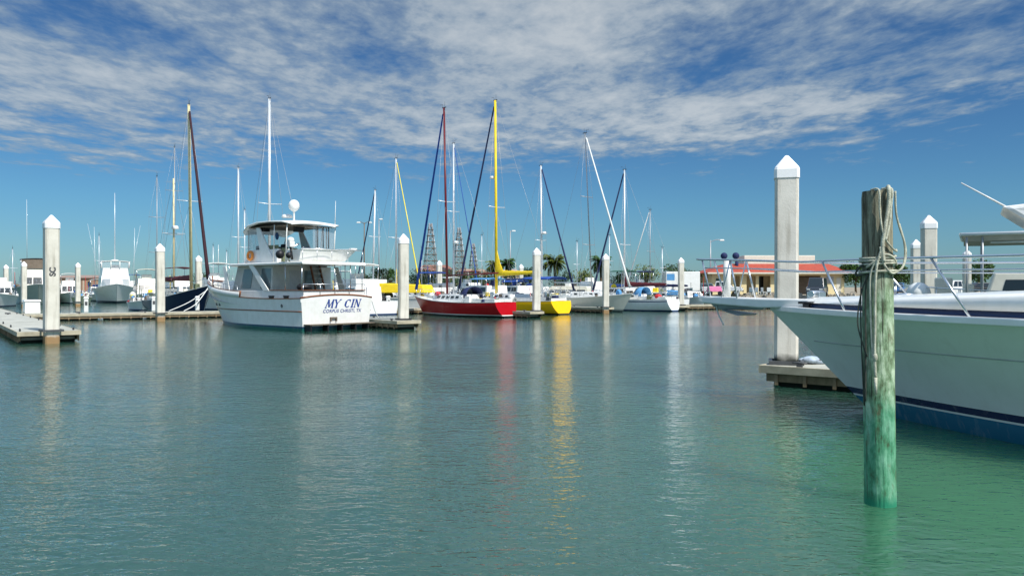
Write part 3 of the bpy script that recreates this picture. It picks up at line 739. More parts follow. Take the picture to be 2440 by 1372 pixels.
# ---------------------------------------------------------------- the big sportfishing boat at the right edge
def big_boat():
    hp = 128.5; u = hd(hp)
    stem = at(1836, 738, 15.6)
    L = 13.5; org = Vector((stem.x, stem.y, 0)) - u * L
    root = empty('sport_fishing_boat', org, hp, 'large white boat with navy stripes behind the green wooden post, bow pulpit jutting left', 'motor yacht')
    h = Hull(L, 4.7, 1.68, 1.77, 2.05, tr=0.9, trake=0.1, dip=0.0, tm=0.45, pd=2.5, pw=1.55, wlb=0.84, flare=2.2, keel=0.8, nt=34)
    W_ = (0.88, 0.87, 0.80); NV = (0.008, 0.018, 0.08); BL = (0.015, 0.16, 0.27)
    hm = mat('sportfisher_hull', W_, 0.22, vary=0.05, scale=1.0, streak=0.22, dirt=(0.62, 0.58, 0.48), coat=0.5, bands=[(-1, BL), (0.28, W_), (0.31, NV), (0.42, W_)])
    hl = h.shell().build('hull', hm, root)
    h.line(0, 0.012, z=1.22, t0=0.0, t1=0.965, off=0.0).build('spray_seam', 'grey', root)
    # thick white toe rail, navy cove stripe and the white raised foredeck above it
    h.cap(0.16, 0.10, 0.0, 0.997, dz=-0.02, out=0.045).build('rub_rail', 'white', root, bevel=0.015)
    h.deck(drop=-0.02, inset=0.1, camber=0.03).build('deck', 'white', root)
    def trunk(k, z0f, z1f, name, m, t0=0.35, t1=0.94, n=26, crown=0.0):
        mb = MB(); rings = []
        for i in range(n + 1):
            t = t0 + (t1 - t0) * i / n; p = h.pt(t, 1, 1); w = max(p.y - k, 0.03)
            za, zb = p.z + z0f(t), p.z + z1f(t)
            row = [(p.x, w, za), (p.x, w - 0.03, zb - 0.04)]
            m_ = 8
            top = [(p.x, (w - 0.08) * (1 - 2 * j / m_), zb + crown * (1 - (1 - 2 * j / m_) ** 2)) for j in range(m_ + 1)]
            rings.append(row + top + [(p.x, -w + 0.03, zb - 0.04), (p.x, -w, za)])
        mb.loft(rings); return mb.build(name, m, root)
    hgt = lambda t: 0.01 + 0.0 * t + 0.24 * max(0, min(1, (0.94 - t) / 0.35))
    trunk(0.22, lambda t: 0.03, lambda t: 0.18, 'cove_stripe', 'navyp', 0.3, 0.93)
    trunk(0.20, lambda t: 0.165, lambda t: 0.17 + hgt(t), 'foredeck', 'white', 0.3, 0.935, crown=0.07)
    # bow pulpit with anchor
    zb = 1.77
    mb = MB(); w0, w1 = 0.42, 0.26
    rings = [[(L - 1.6, w0 + .1, zb + 0.08), (L - 1.6, w0 + .1, zb + 0.20), (L - 1.6, -w0 - .1, zb + 0.20), (L - 1.6, -w0 - .1, zb + 0.08)],
             [(L, w0 - .06, zb + 0.03), (L, w0 - .06, zb + 0.21), (L, -w0 + .06, zb + 0.21), (L, -w0 + .06, zb + 0.03)],
             [(L + 1.45, w1, zb + 0.10), (L + 1.45, w1, zb + 0.24), (L + 1.45, -w1, zb + 0.24), (L + 1.45, -w1, zb + 0.10)],
             [(L + 1.62, w1 - .1, zb + 0.13), (L + 1.62, w1 - .1, zb + 0.24), (L + 1.62, -w1 + .1, zb + 0.24), (L + 1.62, -w1 + .1, zb + 0.13)]]
    mb.loft(rings, smooth=False); mb.build('bow_pulpit', 'white', root, bevel=0.025)
    mb = MB(); mb.hexa([(L + 0.15, -.05, zb - .02), (L + 1.25, -.04, zb - 0.03), (L + 1.25, .04, zb - .03), (L + .15, .05, zb - .02), (L + .1, -.06, zb + .05), (L + 1.4, -.05, zb + .08), (L + 1.4, .05, zb + .08), (L + .1, .06, zb + .05)])
    mb.hexa([(L + 0.55, -.30, zb - .14), (L + 1.1, -.05, zb - 0.06), (L + 1.1, .05, zb - .06), (L + .55, .30, zb - .14), (L + .45, -.25, zb - .10), (L + 1.15, -.05, zb - .02), (L + 1.15, .05, zb - .02), (L + .45, .25, zb - .10)])
    an = mb.build('anchor', 'alud', root, bevel=0.01)
    MB().path([(L + 1.25, 0.05, zb + 0.05), (L + 1.18, 0.08, zb - 0.12), (L + 1.02, 0.12, zb - 0.34)], 0.016, 6, smooth=4).build('rope_end', 'sail', root)
    mb = MB(); mb.box(L - 1.1, L - 0.85, -0.12, 0.12, zb + 0.2, zb + 0.34); mb.path([(L - 0.98, -0.2, zb + 0.3), (L - 0.98, 0.2, zb + 0.3)], 0.07, 10); mb.build('windlass', 'steel', root, bevel=0.01)
    for sd_ in (1, -1):
        mb = MB(); x, y = L - 1.15, 0.62 * sd_
        mb.box(x - .06, x + .06, y - .03, y + .03, zb + .07, zb + .13); mb.path([(x - .16, y, zb + .15), (x + .16, y, zb + .15)], 0.022, 6); mb.build('cleat', 'black', root)
    mb = MB(); mb.lathe([(0.16, 0), (0.16, 0.05), (0.05, 0.06)], (L - 2.6, 0.0, 2.04), 14); mb.build('deck_vent', 'steel', root)
    # rail: high tip over the pulpit, sweeping aft
    mb = MB()
    def rp(t, zz, side, inset=0.10):
        p = h.pt(t, 1, 1); return Vector((p.x, max(p.y - inset, 0.0) * side, p.z + zz))
    for sd_ in (1, -1):
        top = [Vector((L + 1.62, 0.0, 2.78)), Vector((L + 1.56, 0.2 * sd_, 2.78))]
        top += [Vector((L + 0.2, 0.34 * sd_, 2.72))]
        for t in (0.93, 0.85, 0.75, 0.65, 0.55, 0.45, 0.35, 0.25): top.append(rp(t, 0.90, sd_))
        mb.path(top, 0.02, 8, smooth=4)
        low = [Vector((L + 1.45, 0.2 * sd_, 2.60))] + [Vector((L + 0.2, 0.34 * sd_, 2.56))] + [rp(t, 0.72, sd_) for t in (0.93, 0.85, 0.75, 0.65, 0.55, 0.45, 0.35, 0.25)]
        mb.path(low, 0.012, 8, smooth=4)
        # raking stanchions
        mb.path([(L + 1.5, 0.2 * sd_, 2.78), (L + 1.25, 0.24 * sd_, 2.0)], 0.018, 8)
        mb.path([(L + 0.75, 0.27 * sd_, 2.75), (L + 0.55, 0.3 * sd_, 1.98)], 0.02, 8); mb.path([(L + 0.75, 0.27 * sd_, 2.75), (L + 0.95, 0.27 * sd_, 1.98)], 0.014, 8)
        for t in (0.88, 0.72, 0.56, 0.40): mb.path([rp(t, 0.90, sd_), rp(t - 0.045, 0.05, sd_, 0.06)], 0.018, 8)
    mb.build('bow_rail', 'steel', root)
    # superstructure (beyond the frame, but there to a step aside)
    ho, w = house('cabin', 'white', root, 2.6, 7.2, 1.75, 1.6, 2.6, 6.0, 1.55, 3.2, wb1=1.3, wt1=1.2)
    windows(ho, w['port'], [(0.12, 0.9)], 0.45, 0.85); windows(ho, w['star'], [(0.1, 0.88)], 0.45, 0.85); windows(ho, w['front'], [(0.06, 0.48), (0.52, 0.94)], 0.45, 0.9)
    house('flybridge', 'white', root, 2.8, 5.6, 1.45, 3.2, 2.8, 5.2, 1.4, 4.1)
    MB().box(1.9, 5.0, -1.5, 1.5, 5.3, 5.4).build('hard_top', 'white', root, bevel=0.04)
    postset('top_post', 'steel', root, [((x, s_ * 1.35, 4.0), (x - .2, s_ * 1.4, 5.32)) for x in (2.9, 4.9) for s_ in (1, -1)], 0.03)
    MB().path([(L + 1.02, 0.0, 1.98), (L + 1.02, 0.0, 2.76)], 0.075, 10).build('rod_locker', 'white2', root)
    MB().sphere((L + 1.05, 0.06, 2.84), 0.07, 10, 8).build('spotlight', 'navy', root)
    MB().sphere((L + 0.85, -0.06, 2.84), 0.07, 10, 8).build('spotlight', 'navy', root)
    return root
big_boat()

# ---------------------------------------------------------------- the green wooden mooring post and its ropes
def wood_post():
    m = mat('green_weathered_wood', (0.24, 0.25, 0.17), 0.85, vary=0.0, bump=0.0)
    N = m.node_tree.nodes; L = m.node_tree.links; b = N['Principled BSDF']
    tc = N.new('ShaderNodeTexCoord'); sp = N.new('ShaderNodeSeparateXYZ'); L.new(tc.outputs['Object'], sp.inputs[0])
    def nz(sc, scl, det=6, rough=0.65):
        mp = N.new('ShaderNodeMapping'); mp.inputs['Scale'].default_value = scl; L.new(tc.outputs['Object'], mp.inputs[0])
        t = N.new('ShaderNodeTexNoise'); t.inputs['Scale'].default_value = sc; t.inputs['Detail'].default_value = det; t.inputs['Roughness'].default_value = rough
        L.new(mp.outputs[0], t.inputs['Vector']); return t.outputs[0]
    def ma(op, a, c):
        x = N.new('ShaderNodeMath'); x.operation = op
        for i, q in enumerate((a, c)):
            if hasattr(q, 'is_linked'): L.new(q, x.inputs[i])
            else: x.inputs[i].default_value = q
        return x.outputs[0]
    def ramp(f, stops):
        r = N.new('ShaderNodeValToRGB'); L.new(f, r.inputs[0]); e = r.color_ramp.elements
        e[0].position, e[0].color = stops[0][0], stops[0][1] + (1,); e[1].position, e[1].color = stops[1][0], stops[1][1] + (1,)
        for p, c in stops[2:]: x = e.new(p); x.color = c + (1,)
        return r.outputs[0]
    def mix(f, a, c):
        x = N.new('ShaderNodeMix'); x.data_type = 'RGBA'; L.new(f, x.inputs[0])
        for i, q in ((6, a), (7, c)):
            if isinstance(q, tuple): x.inputs[i].default_value = q + (1,)
            else: L.new(q, x.inputs[i])
        return x.outputs[2]
    def step(v, a, c):
        x = N.new('ShaderNodeMapRange'); x.interpolation_type = 'SMOOTHSTEP'; L.new(v, x.inputs[0]); x.inputs[1].default_value = a; x.inputs[2].default_value = c; return x.outputs[0]
    z = sp.outputs[2]
    grain = nz(2.0, (14, 14, 0.9))
    mottle = nz(6.0, (1.6, 1.6, 0.7))
    zz = ma('ADD', z, ma('MULTIPLY', ma('SUBTRACT', nz(3.0, (1.5, 1.5, 0.5)), 0.5), 1.3))
    top = ramp(grain, [(0.38, (0.06, 0.05, 0.03)), (0.62, (0.34, 0.33, 0.23))])
    pat = ramp(mottle, [(0.36, (0.08, 0.11, 0.05)), (0.48, (0.22, 0.33, 0.19)), (0.62, (0.50, 0.62, 0.44))])
    low = ramp(mottle, [(0.34, (0.05, 0.09, 0.04)), (0.47, (0.07, 0.28, 0.15)), (0.64, (0.20, 0.46, 0.30))])
    c = mix(step(zz, 2.55, 2.0), top, pat)
    c = mix(step(zz, 1.35, 0.75), c, low)
    # dark grain cracks and rusty run on one side
    crack = step(nz(3.0, (11, 11, 0.40), 5, 0.6), 0.58, 0.66)
    c = mix(ma('MULTIPLY', crack, 0.85), c, (0.04, 0.035, 0.022))
    patch = step(nz(2.2, (3.0, 3.0, 0.9), 6, 0.7), 0.56, 0.66)
    c = mix(ma('MULTIPLY', patch, 0.65), c, (0.13, 0.11, 0.06))
    ru = ma('MULTIPLY', step(sp.outputs[0], 0.10, 0.145), ma('MULTIPLY', step(zz, 0.5, 1.1), step(zz, 2.1, 1.6)))
    c = mix(ma('MULTIPLY', ru, 0.8), c, (0.42, 0.22, 0.04))
    c = mix(ma('MULTIPLY', step(ma('ADD', z, ma('MULTIPLY', nz(7.0, (1, 1, 1)), 0.16)), 0.24, 0.10), 0.9), c, (0.01, 0.22, 0.12))
    L.new(c, b.inputs['Base Color'])
    bp = N.new('ShaderNodeBump'); bp.inputs['Strength'].default_value = 0.9; bp.inputs['Distance'].default_value = 0.022
    L.new(ma('ADD', grain, ma('MULTIPLY', mottle, 0.6)), bp.inputs['Height']); L.new(bp.outputs[0], b.inputs['Normal'])
    p = wl(2098, 1200); base = Vector((p.x, p.y, 0)); lean = -0.012
    root = empty('wooden_mooring_post', base, 0, 'round wooden mooring post, green with weathering, standing in front of the large boat', 'mooring post')
    mb = MB(); rings = []; n = 36; Hh = 3.17
    for i in range(61):
        z_ = -1.0 + (Hh + 1.0) * i / 60
        row = []
        for k in range(n):
            a = 2 * math.pi * k / n
            r = 0.152 - 0.008 * (z_ / Hh) + 0.006 * noise.noise(Vector((math.cos(a) * 2, math.sin(a) * 2, z_ * 0.8))) + 0.003 * noise.noise(Vector((math.cos(a) * 9, math.sin(a) * 9, z_ * 1.5)))
            if i == 60: r -= 0.008
            row.append((lean * z_ + r * math.cos(a), r * math.sin(a), z_))
        rings.append(row)
    mb.loft(rings); mb.build('post', m, root)
    # mooring rope: turns round the post, hanging bights and long falls
    rp = empty('mooring_rope', base, 0, 'weathered pale rope looped round the top of the green wooden post', 'rope', None)
    def around(z0, z1, a0, a1, r=0.172, n=28, sag=0.0):
        out = []
        for i in range(n + 1):
            t = i / n; a = a0 + (a1 - a0) * t; z_ = z0 + (z1 - z0) * t + sag * math.sin(math.pi * t)
            out.append((lean * z_ + r * math.cos(a), r * math.sin(a), z_))
        return out
    mb = MB()
    mb.path(around(2.40, 2.46, 0, 6.28 * 3, 0.168, 80, 0.03), 0.0118, 8)
    mb.path(around(2.52, 2.56, 1, 6.28 + 1.4, 0.166, 40, -0.05), 0.0109, 8)
    mb.path(around(2.33, 2.36, 2.0, 6.28 * 1 + 2.6, 0.172, 40, 0.02), 0.0118, 8)
    mb.build('turns', 'rope', rp)
    F = -0.165
    mb = MB()
    def q(x, z_, y=None):     # point on the camera side of the post, offset x from the axis
        x0 = lean * z_
        yy = -math.sqrt(max(0.172 ** 2 - min(abs(x), 0.168) ** 2, 0.0002)) if y is None else y
        return (x0 + x, yy - 0.006, z_)
    mb.path([q(0.10, 3.20, -0.0), q(0.04, 3.19), q(0.035, 3.02), q(0.0, 2.80), q(-0.03, 2.62), q(-0.02, 2.45)], 0.0185, 8, smooth=6)
    mb.path([q(0.06, 3.195, 0.02), q(0.075, 3.17), q(0.06, 3.0), q(0.045, 2.85), q(0.0, 2.66)], 0.0143, 8, smooth=6)
    mb.path([q(-0.05, 3.19, 0.02), q(-0.055, 3.16), q(-0.05, 2.95), q(-0.02, 2.72), q(0.06, 2.60), q(0.14, 2.56), q(0.168, 2.58)], 0.0101, 8, smooth=6)
    mb.path([q(0.13, 3.16), q(0.15, 2.95), (0.15, -0.09, 2.80), (0.19, -0.10, 2.66), (0.20, -0.1, 2.52), (0.16, -0.13, 2.40), q(0.10, 2.34), q(0.03, 2.36), q(-0.03, 2.46), q(-0.05, 2.6)], 0.0109, 8, smooth=6)
    mb.path([(0.16, -0.06, 2.84), (0.215, -0.08, 2.60), (0.205, -0.09, 2.46), (0.16, -0.10, 2.37)], 0.0101, 8, smooth=6)
    mb.path([(-0.17, -0.07, 2.40), q(-0.13, 2.42), q(-0.02, 2.52), q(0.08, 2.50), q(0.15, 2.42)], 0.0118, 8, smooth=5)
    mb.build('loops', 'rope', rp)
    mb = MB()
    mb.path([q(-0.02, 2.62), q(-0.075, 2.45), q(-0.095, 2.2), q(-0.10, 1.8), q(-0.105, 1.55), q(-0.10, 1.30)], 0.0134, 8, smooth=6)
    mb.path([q(-0.05, 2.50), q(-0.125, 2.35), q(-0.13, 2.0), q(-0.125, 1.7), q(-0.118, 1.5)], 0.0109, 8, smooth=6)
    mb.sphere(q(-0.102, 1.50), 0.025, 10, 8, (1, 1, 1.8)); mb.path([q(-0.10, 1.30), q(-0.10, 1.13)], 0.0176, 8, r1=0.012)
    mb.build('falls', 'rope', rp)
    mb = MB()
    mb.path([(-0.13, -0.11, 2.46), (-0.22, -0.02, 2.40), (-0.24, 0.02, 2.32), (-0.16, -0.07, 2.34)], 0.0109, 8, smooth=6)
    mb.path([(-0.15, -0.09, 2.36), (-0.215, -0.05, 2.15), (-0.245, -0.03, 1.85), (-0.20, -0.05, 1.62), (-0.165, -0.07, 1.5)], 0.0076, 8, smooth=6)
    mb.path([(-0.16, -0.07, 2.42), (-0.18, -0.06, 2.1), (-0.172, -0.05, 1.5), (-0.175, -0.05, 1.05)], 0.0084, 8, smooth=6)
    mb.path([(-0.17, 0.06, 2.35), (-0.19, 0.02, 1.8), (-0.165, 0.0, 1.0)], 0.0076, 8, smooth=6)
    mb.build('dark_line', 'roped', rp)
wood_post()
# ---------------------------------------------------------------- docks
DKM = mat('weathered_decking', (0.46, 0.46, 0.40), 0.85, vary=0.16, scale=1.2, bump=0.3)
FSM = mat('dock_waler_wood', (0.30, 0.22, 0.13), 0.85, vary=0.25, scale=2.5, streak=0.5, dirt=(0.08, 0.06, 0.03))
EDM = mat('dock_edge_board', (0.50, 0.45, 0.33), 0.8, vary=0.2, scale=2)
FLM = mat('dock_float_concrete', (0.34, 0.34, 0.29), 0.9, vary=0.2, scale=3, bands=[(-1, (0.015, 0.02, 0.012)), (0.11, (0.34, 0.34, 0.29))])
def dock(p0, head, length, width, label, z=0.46, gap=0.0):
    root = empty('floating_dock', (p0[0], p0[1], 0), head, label, 'dock', 'floating docks')
    w = width / 2; mb = MB(); x = 0.0; rnd = random.Random(int(abs(p0[0] * 7)))
    pw = 0.29 if length < 30 else 0.5
    while x < length - 1e-3:
        a = min(pw, length - x); dz = rnd.uniform(-.002, .002); mb.box(x + 0.006, x + a - 0.006, -w, w, z - 0.04, z + dz); x += a
    mb.build('decking', DKM, root)
    mb = MB(); mb.box(0.0, length, w + 0.004, w + 0.05, z - 0.16, z + 0.012); mb.box(0, length, -w - 0.05, -w - 0.004, z - 0.16, z + 0.012); mb.box(-0.05, -0.004, -w - 0.05, w + 0.05, z - 0.16, z + 0.012)
    mb.build('edge_board', EDM, root, bevel=0.006)
    mb = MB(); mb.box(0.1, length, w - 0.08, w - 0.02, 0.12, z - 0.165); mb.box(0.1, length, -w + 0.02, -w + 0.08, 0.12, z - 0.165)
    x = 0.3
    while x < length:
        for s_ in (1, -1): mb.box(x, x + 0.07, s_ * (w - 0.005) - 0.03, s_ * (w - 0.005) + 0.03, 0.05, z - 0.17)
        x += 0.62
    mb.build('waler', FSM, root)
    x = 0.35; first = True; k = 0
    while x < length and k < 24:
        a = min(2.3, length - x)
        MB().box(x, x + a, -w + 0.12, w - 0.12, -0.35, 0.24).build('float', FLM, root, bevel=0.02); x += 2.75; k += 1
    for i in range(int(min(length, 30) / 4)):
        for s_ in (1, -1):
            mb = MB(); cx = 0.8 + i * 4
            mb.box(cx - .06, cx + .06, s_ * (w - .12) - .03, s_ * (w - .12) + .03, z, z + 0.07); mb.path([(cx - .16, s_ * (w - .12), z + .09), (cx + .16, s_ * (w - .12), z + .09)], 0.022, 6); mb.build('cleat', 'dgrey', root)
    return root
dock((-18.15, 31.3), 126.5, 42, 2.1, 'wide pale floating dock running in from the left edge, white storage box on it')
dock((-46.5, 42.1), 33.0, 60, 1.7, 'long wooden walkway crossing behind the white trawler yacht', z=0.43)
dock((-5.35, 41.3), 128, 27, 1.35, 'narrow finger dock just right of the trawler yacht stern')
dock((1.75, 56.4), 128, 15, 1.2, 'narrow finger dock between the red sailboat and the yellow sailboat')
dock((8.2, 67.9), 128, 13, 1.2, 'narrow finger dock under the off white ketch-sized sloop bow')
dock((15.9, 73.9), 128, 14, 1.5, 'narrow finger dock at the stern of the white sloop with maroon sail cover')
dock((16.5, 78.5), 20, 22, 1.6, 'short walkway leading right to the shore in front of the red roofed building')
dock((5.92, 18.2), -39, 9, 1.15, 'finger dock half hidden behind the bow of the big sport fishing boat')
# objects at the tip of the near dock
mb = MB(); bx_ = wl(75, 746, 0.46)
root = empty('dock_box', (bx_.x, bx_.y, 0.46), 126.5, 'white storage locker standing on the dock left of the numbered piling', 'storage box')
MB().box(-0.75, 0.75, -0.45, 0.45, 0.0, 0.78, tx=0.02, ty=0.02).build('body', 'white', root, bevel=0.03)
MB().box(-0.80, 0.80, -0.50, 0.50, 0.79, 0.90, tx=0.05, ty=0.06).build('lid', 'white', root, bevel=0.03)
b_ = wl(1925, 866, 0.46)
tr = MB()
for i in range(5): tr.sphere((0.0 + 0.12 * math.cos(i * 1.4), 0.10 * math.sin(i * 1.4), 0.06 + 0.03 * (i % 2)), 0.17, 12, 7, (1.2, 1, 0.45))
o = tr.build('folded_tarp', mat('pale_blue_tarp', (0.50, 0.60, 0.72), 0.5, vary=0.3, scale=5), None, loc=(b_.x + 0.1, b_.y - 0.0, 0.46)); tag(o, 'crumpled pale blue tarp on the dock right of the tall near piling', 'tarp')
# pilings
pa = pile(1873, 915, 2, 'tallest concrete piling with white cap, rising behind the bow pulpit of the big boat', 1, dz=0.16)
pb = pile(122, 818, 12, 'concrete piling with black stencil at the tip of the left dock beside the locker', 0)
pile(382, 765, 14, 'concrete piling in the walkway between white sport fisher and dark blue ketch', 0)
pile(961, 783, 12, 'concrete piling in front of the yellow canvas, between trawler and red boat', 0)
pile(1278, 757, 14, 'concrete piling standing in front of the yellow sailboat hull', 1)
pile(1443, 746, 14, 'concrete piling in front of the off white sailboat', 0)
pile(1623, 739, 14, 'concrete piling just right of the white sloop with the maroon sail cover', 0)
pile(2213, 0, 14, 'taller of the two concrete pilings right of the green wooden post', 0, Y=31.3)
pile(2182, 0, 14, 'shorter concrete piling directly right of the green wooden post', 0, Y=47.2)
pile(2304, 0, 14, 'concrete piling seen under the boat canopy at the right', 0, Y=60)
pile(1047, 0, 14, 'small distant piling left of the dark red mast', 0, Y=84)
pile(1242, 0, 14, 'small distant piling right of the yellow mast', 0, Y=98)
pile(474, 0, 14, 'concrete piling just left of the maroon furled sail', 0, Y=71)
pile(57, 0, 14, 'distant piling near the left edge beside the tan canvas yacht', 0, Y=88)
pile(14, 0, 14, 'distant piling furthest left in the view', 0, Y=100)
pile(185, 0, 14, 'distant piling left of the white sport fisher', 0, Y=92)
# stencil on the piling
me = text_mesh('SC', 0.30, 0, 0.012); sc_ = bpy.data.objects.new('stencil', me); COL.objects.link(sc_); me.materials.clear(); me.materials.append(M['dgrey'])
sc_.parent = pb; sc_.location = (0.0, -0.262, 2.80); sc_.rotation_euler = (R(90), R(-90), 0)

# ---------------------------------------------------------------- sailing boats
def hull_paint(name, top, boot=None, bottom=(0.02, 0.03, 0.04), zt=0.12, zb=0.04, rough=0.3, streak=0.08):
    bands = [(-1, bottom), (zb, boot or top), (zt, top)]
    return mat(name, top, rough, vary=0.04, bands=bands, coat=0.05, spec=0.3, streak=streak, dirt=tuple(c * 0.7 for c in top))
def sailboat(label, mast_px, top_py, Y, head, L, hm, mast='alu', cover=None, jib=None, xm=0.58, deck='white', stripe=None, sheer=(1.0, 1.35), B=None, lean=0.0, spread=(0.55,), radar=None, boom_z=None,
             dodger=None, bimini=None, backstay=True, mizzen=None, wins=5, group='sailing boats', trake=-0.25, base_py=None, r=0.085, cover_h=0.0, ports=True, cabin='white', jib_top=0.97, clutter=0, detail=True, cat='sailboat', jib_r=None, boom_l=0.10):
    u = hd(head); XM = xm * L
    mp = at(mast_px, 700, Y); org = Vector((mp.x, mp.y, 0)) - u * XM
    root = empty('sailboat', org, head, label, cat, group)
    B = B or L * 0.30; h = Hull(L, B, sheer[0], sheer[1], L * 0.11, tr=0.66, trake=trake, dip=0.10, srise=0.95, tm=0.45, pd=2.1, pw=1.7, wlb=0.86, flare=1.0, keel=0.5, bilge=0.9, nt=20)
    h.shell().build('hull', hm, root)
    h.deck(drop=0.02, inset=0.02, camber=0.07).build('deck', deck, root)
    h.cap(0.05, 0.045, 0, 0.995, dz=-0.02).build('toe_rail', 'white2' if detail else 'grey', root)
    if stripe: h.band(0.80, 0.88, 0.006, 0.0, 0.985).build('stripe', stripe, root)
    z0 = sheer[0] - 0.02
    zc = lambda x: h.sheer(x / L)
    x0, x1 = 0.36 * L, 0.74 * L
    ch, w = house('cabin', cabin, root, x0, x1, B * 0.30, z0, x0 + 0.05, x1 - 0.55, B * 0.26, zc(x1) + 0.40, wb1=B * 0.20, wt1=B * 0.15, bevel=0.04)
    if ports:
        for i in range(wins):
            a = 0.12 + 0.8 * i / wins; windows(ch, w['port'], [(a, a + 0.5 / wins)], 0.45, 0.78); windows(ch, w['star'], [(1 - a - 0.5 / wins, 1 - a)], 0.45, 0.78)
    # cockpit coamings, wheel, hatch
    mb = MB()
    for s_ in (1, -1): mb.box(0.05 * L, x0, s_ * B * 0.27 - 0.06, s_ * B * 0.27 + 0.06, z0, z0 + 0.26)
    mb.box(0.045 * L, 0.06 * L, -B * 0.27, B * 0.27, z0, z0 + 0.22)
    mb.build('cockpit_coaming', 'white2', root, bevel=0.03)
    zd = zc(x1) + 0.40
    MB().box(x0 + 0.1, x0 + 0.9, -0.32, 0.32, zd - 0.1, zd + 0.06).build('hatch', 'dgrey', root, bevel=0.02)
    mb = MB(); xw = 0.15 * L; mb.path([(xw, 0.45 * math.cos(a), z0 + 0.55 + 0.45 * math.sin(a)) for a in [i * math.pi / 8 for i in range(16)]], 0.02, 6, closed=True); mb.box(xw + .02, xw + .22, -.1, .1, z0 - .2, z0 + 0.75); mb.build('steering_wheel', 'steel', root)
    # mast
    topz = at(mast_px, top_py, (org + u * XM).y).z
    mx = Vector((XM, 0, 0)); mtop = Vector((XM, 0, topz))
    # lean given in photo pixels at the top
    if lean:
        wv = Vector((lean / FPX * Y, 0, 0)); R_ = Matrix.Rotation(-R(head), 3, 'Z'); mtop = mtop + R_ @ wv
    mbase = Vector((XM, 0, zd - 0.1))
    mb = MB(); mb.path([mbase, mtop], r, 10, r1=r * 0.8); mast_o = mb.build('mast', mast, root)
    mb = MB(); mb.box(mtop.x - .25, mtop.x + .2, mtop.y - .03, mtop.y + .03, topz, topz + .06); mb.path([mtop + Vector((-.1, 0, 0)), mtop + Vector((-.1, 0, .5))], 0.012, 5); mb.path([mtop + Vector((.15, 0, 0)), mtop + Vector((.15, 0, .28)), mtop + Vector((.45, 0, .3))], 0.014, 5); mb.build('masthead', 'dgrey', mast_o)
    tips = []
    for f in spread:
        c = mbase.lerp(mtop, f); mb = MB()
        mb.path([c + Vector((-.12, B * 0.27, .04)), c, c + Vector((-.12, -B * 0.27, .04))], 0.032, 6); mb.build('spreader', mast if mast in ('alu', 'alud') else 'alu', mast_o); tips.append(c)
    mb = MB(); wr = 0.011 if detail else 0.009
    for s_ in (1, -1):
        pts = [h.pt(xm - 0.02, 1, s_, -0.08)] + [c + Vector((-.12, s_ * B * 0.27, .04)) for c in tips] + [mtop]
        mb.path(pts, wr, 5)
        if tips: mb.path([h.pt(xm - 0.05, 1, s_, -0.1), tips[0]], wr, 5)
    if backstay: mb.path([mtop, (h.xat(0, z0) + .1, 0, z0 + .05)], wr, 5)
    bowp = Vector((L - 0.12, 0, zc(L) + 0.06))
    mb.path([mtop, bowp], wr, 5)
    mb.build('rigging', 'alud', root)
    if jib:
        jt = bowp.lerp(mtop, jib_top); jb = bowp + (mtop - bowp) * 0.03
        mb = MB(); mb.path([jb, bowp.lerp(mtop, 0.12), bowp.lerp(mtop, 0.5), jt], jib_r or (0.12 if detail else 0.09), 8, r1=(jib_r or 0.12) * 0.5); mb.build('furled_jib', jib, root)
        MB().lathe([(0.12, -.06), (.12, .08)], tuple(bowp + Vector((-.02, 0, 0.1))), 10).build('furler_drum', 'black', root)
    # boom with stowed mainsail
    bz = boom_z or (zd + 0.75); bl = XM - boom_l * L
    g = Vector((XM - 0.1, 0, bz)); e = Vector((XM - bl, 0, bz + 0.12))
    mb = MB(); mb.path([g, e], 0.055, 8); bo = mb.build('boom', mast if mast != 'alud' else 'alu', root)
    if cover:
        n = 14; rings = []
        for i in range(n + 1):
            t = i / n; c = g.lerp(e, t) + Vector((0, 0, 0.0)); hh = 0.18 + 0.24 * (1 - t) ** 1.5 + cover_h * max(0, 1 - t * 7) ** 1.5 + 0.02 * math.sin(t * 40); wd = 0.13 * (1 - 0.4 * t)
            if t > 0.96: hh *= 0.6
            rings.append([(c.x, wd * math.sin(a) * (0.35 if math.cos(a) > 0.7 else 1), c.z + (hh if math.cos(a) > 0 else 0.1) * math.cos(a)) for a in [k * math.pi / 6 for k in range(12)]])
        MB().loft(rings).build('sail_cover', cover, root)
    if dodger:
        mb = MB(); rings = []
        for i in range(9):
            a = math.pi * i / 8; rings.append([(x0 - 0.35, B * 0.27 * math.cos(a), z0 + 0.2 + 0.95 * math.sin(a) ** 0.6), (x0 + 0.25, B * 0.27 * math.cos(a), z0 + 0.2 + 0.90 * math.sin(a) ** 0.6), (x0 + 0.75, B * 0.25 * math.cos(a), z0 + 0.25 + 0.35 * math.sin(a) ** 0.6)])
        mb.loft(rings, closed=False, caps=False); o = mb.build('dodger', dodger, root); o.modifiers.new('s', 'SOLIDIFY').thickness = 0.02
        quad = [(x0 + .76, B * .2, z0 + .45), (x0 + .76, -B * .2, z0 + .45), (x0 + .33, -B * .2, z0 + 1.0), (x0 + .33, B * .2, z0 + 1.0)]
        quad_sub([tuple(p) for p in quad], 0, 1, 0, 1).build('window', 'clearg', o)
